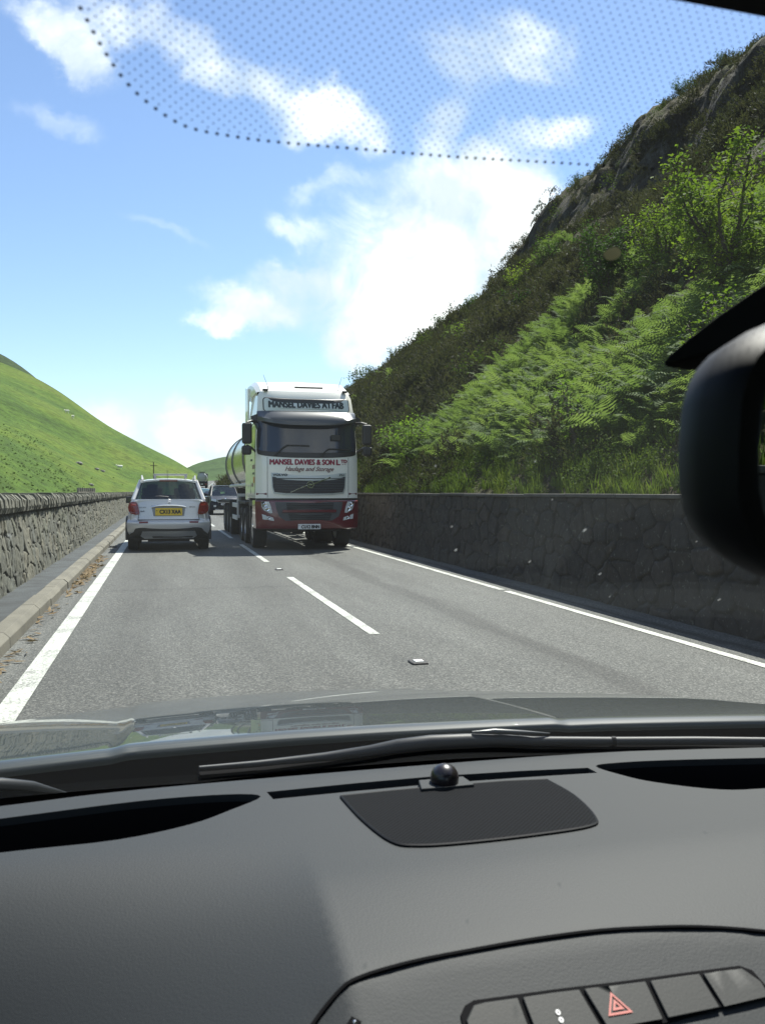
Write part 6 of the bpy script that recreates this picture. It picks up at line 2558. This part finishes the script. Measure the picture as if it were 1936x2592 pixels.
def sheep_obj(label, p, rz):
    b = MB()
    secs = []
    for y, w, h, zc in ((-.62, .04, .05, .72), (-.58, .16, .18, .68), (-.40, .26, .27, .64), (0, .29, .29, .63), (.35, .25, .26, .66), (.50, .15, .18, .74), (.60, .10, .13, .86), (.72, .085, .11, .92), (.86, .055, .075, .84), (.92, .02, .03, .80)):
        secs.append([(w * math.cos(2 * math.pi * k / 10), y, zc + h * math.sin(2 * math.pi * k / 10)) for k in range(10)])
    b.loft(secs)
    for x in (-.13, .13):
        for y in (-.38, .33):
            b.tube([(x, y, .5), (x, y + .02, .28), (x, y, 0)], [.06, .045, .035], n=6)
        b.tube([(x * .5, .66, 1.0), (x * 1.1, .66, 1.0)], [.03, .01], n=5)
    o = b.build('sheep', mat('fleece', (.72, .70, .62), rough=.95, var=.15, vscale=6), None, smooth=60)
    o.location = p
    o.rotation_euler = (0, 0, rz)
    o.scale = (1.35,) * 3
    return tag(o, label, 'sheep', 'sheep grazing on the sunny hill')


for az_, t_, lb, rz in ((-5.55, .66, 'white sheep grazing high on the sunny hill, upper of a pair', 1.3), (-5.30, .63, 'white sheep just below another high on the sunny hill', .4), (-2.75, .36, 'single white sheep grazing low on the sunny hill', 1.6)):
    x_, y_, z_ = hill_point(az_, t_)
    sheep_obj(lb, (x_, y_, z_ + .1), rz)
for az_, t_, sx, lb in ((-5.1, .24, 1.1, 'grey rock outcrop, largest on the lower sunny hill'), (-3.9, .25, .75, 'brown rock on the lower sunny hill, left of the reddish one'), (-3.5, .26, .75, 'reddish rock on the lower sunny hill, right of the brown one'), (-4.3, .10, .7, 'grey stone near the foot of the sunny hill')):
    x_, y_, z_ = hill_point(az_, t_)
    r = np.random.RandomState(int(abs(az_ * 100)))
    b = MB()
    rows = []
    for j in range(6):
        ph = -1.2 + j * .5
        rows.append([(sx * (.6 + .5 * r.rand()) * math.cos(k * .785) * math.cos(ph), .6 * sx * (.6 + .5 * r.rand()) * math.sin(k * .785) * math.cos(ph), .45 * sx * math.sin(ph)) for k in range(8)])
    b.loft(rows)
    o = b.build('rock', mat('outcrop_rock', (.17, .16, .15), rough=.9, var=.4, vscale=1.5), None, smooth=None)
    o.location = (x_, y_, z_ + .2)
    tag(o, lb, 'rock', 'rocks on the sunny hill')
# pole on the hillside and field gate by the wall
x_, y_, z_ = hill_point(-.65, .07)
b = MB()
b.tube([(0, 0, -1), (0, 0, 8.5)], [.16, .11], n=8)
b.box((0, 0, 7.6), (1.6, .12, .14))
o = b.build('utility_pole', M_BARK, None, smooth=40)
o.location = (x_, y_, z_)
tag(o, 'dark wooden pole with a crossbar on the hill behind the silver car', 'pole')
b = MB()
for k in range(9):
    b.box((-2.42 + .012 * k, 27.2 + k * .62, 1.02), (.06, .13, .80))
for z in (.85, 1.26):
    b.box((-2.37, 29.7, z), (.04, 5.4, .08), rz=-.018)
o = b.build('picket_fence', mat('weathered_wood', (.17, .16, .13), rough=.9, var=.3, vscale=5), None)
tag(o, 'short weathered wooden fence poking up behind the drystone wall', 'fence')
for y_, lb in ((6.3, 'nearest road stud, between the painted centre dashes'), (14.4, 'further road stud, near the front of the silver car and lorry')):
    T = thing('road_stud', lb, 'road stud', (1.872, y_, .0), group='road studs on the centre line')
    b = MB()
    b.loft([[(s_[0] * k, s_[1] * k, z) for s_ in ((-.058, -.08), (.058, -.08), (.066, -.05), (.066, .05), (.058, .08), (-.058, .08), (-.066, .05), (-.066, -.05))] for z, k in ((.002, 1), (.012, .97), (.016, .88))])
    hs_ = b.build('housing', M_UNDER, T)
    b = MB()
    b.box((0, -.01, .018), (.068, .075, .010))
    b.build('reflector', mat('stud_white', (.75, .76, .72), rough=.4), T, bevel=.003)
b = MB()
b.box((-1.13, 21.3, .006), (.20, .38, .012))
for k in range(5):
    b.box((-1.13, 21.15 + k * .075, .014), (.17, .02, .006))
o = b.build('drain_grating', M_UNDER, None)
tag(o, 'dark iron drain grating in the gutter by the kerb', 'drain')
# dry leaves and straw in the gutter
P = []
r = np.random.RandomState(9)
cent = [(7.4, 10), (8.1, 8), (9.2, 5), (10.2, 10), (11.6, 14), (12.9, 40), (14.0, 60), (15.0, 70), (15.9, 60), (17.0, 40), (18.0, 20), (6.6, 14), (5.6, 10), (13.5, 30), (14.6, 30)]
for (yc, n_) in cent:
    for k in range(n_):
        c = np.array([-1.12 + r.randn() * .05 - .03, yc + r.randn() * .22, .010 + .012 * r.rand()])
        a = r.rand() * 6.28
        l_, w_ = .03 + .06 * r.rand(), .008 + .016 * r.rand()
        d = np.array([math.cos(a), math.sin(a), .15 * r.randn()])
        s = np.array([-math.sin(a), math.cos(a), .3 * r.randn()])
        P.append([c - d * l_, c + s * w_, c + d * l_ + np.array([0, 0, .008]), c - s * w_])
me = blade_mesh('leaf_litter', leaf_mat('dry_leaf', [(.11, .075, .04), (.20, .15, .085), (.30, .24, .15)], trans=.1, vscale=9), P)
o = bpy.data.objects.new('leaf_litter', me)
COL.objects.link(o)
tag(o, 'dry brown leaves and straw lying in the gutter by the kerb', 'leaf litter', kind='stuff')
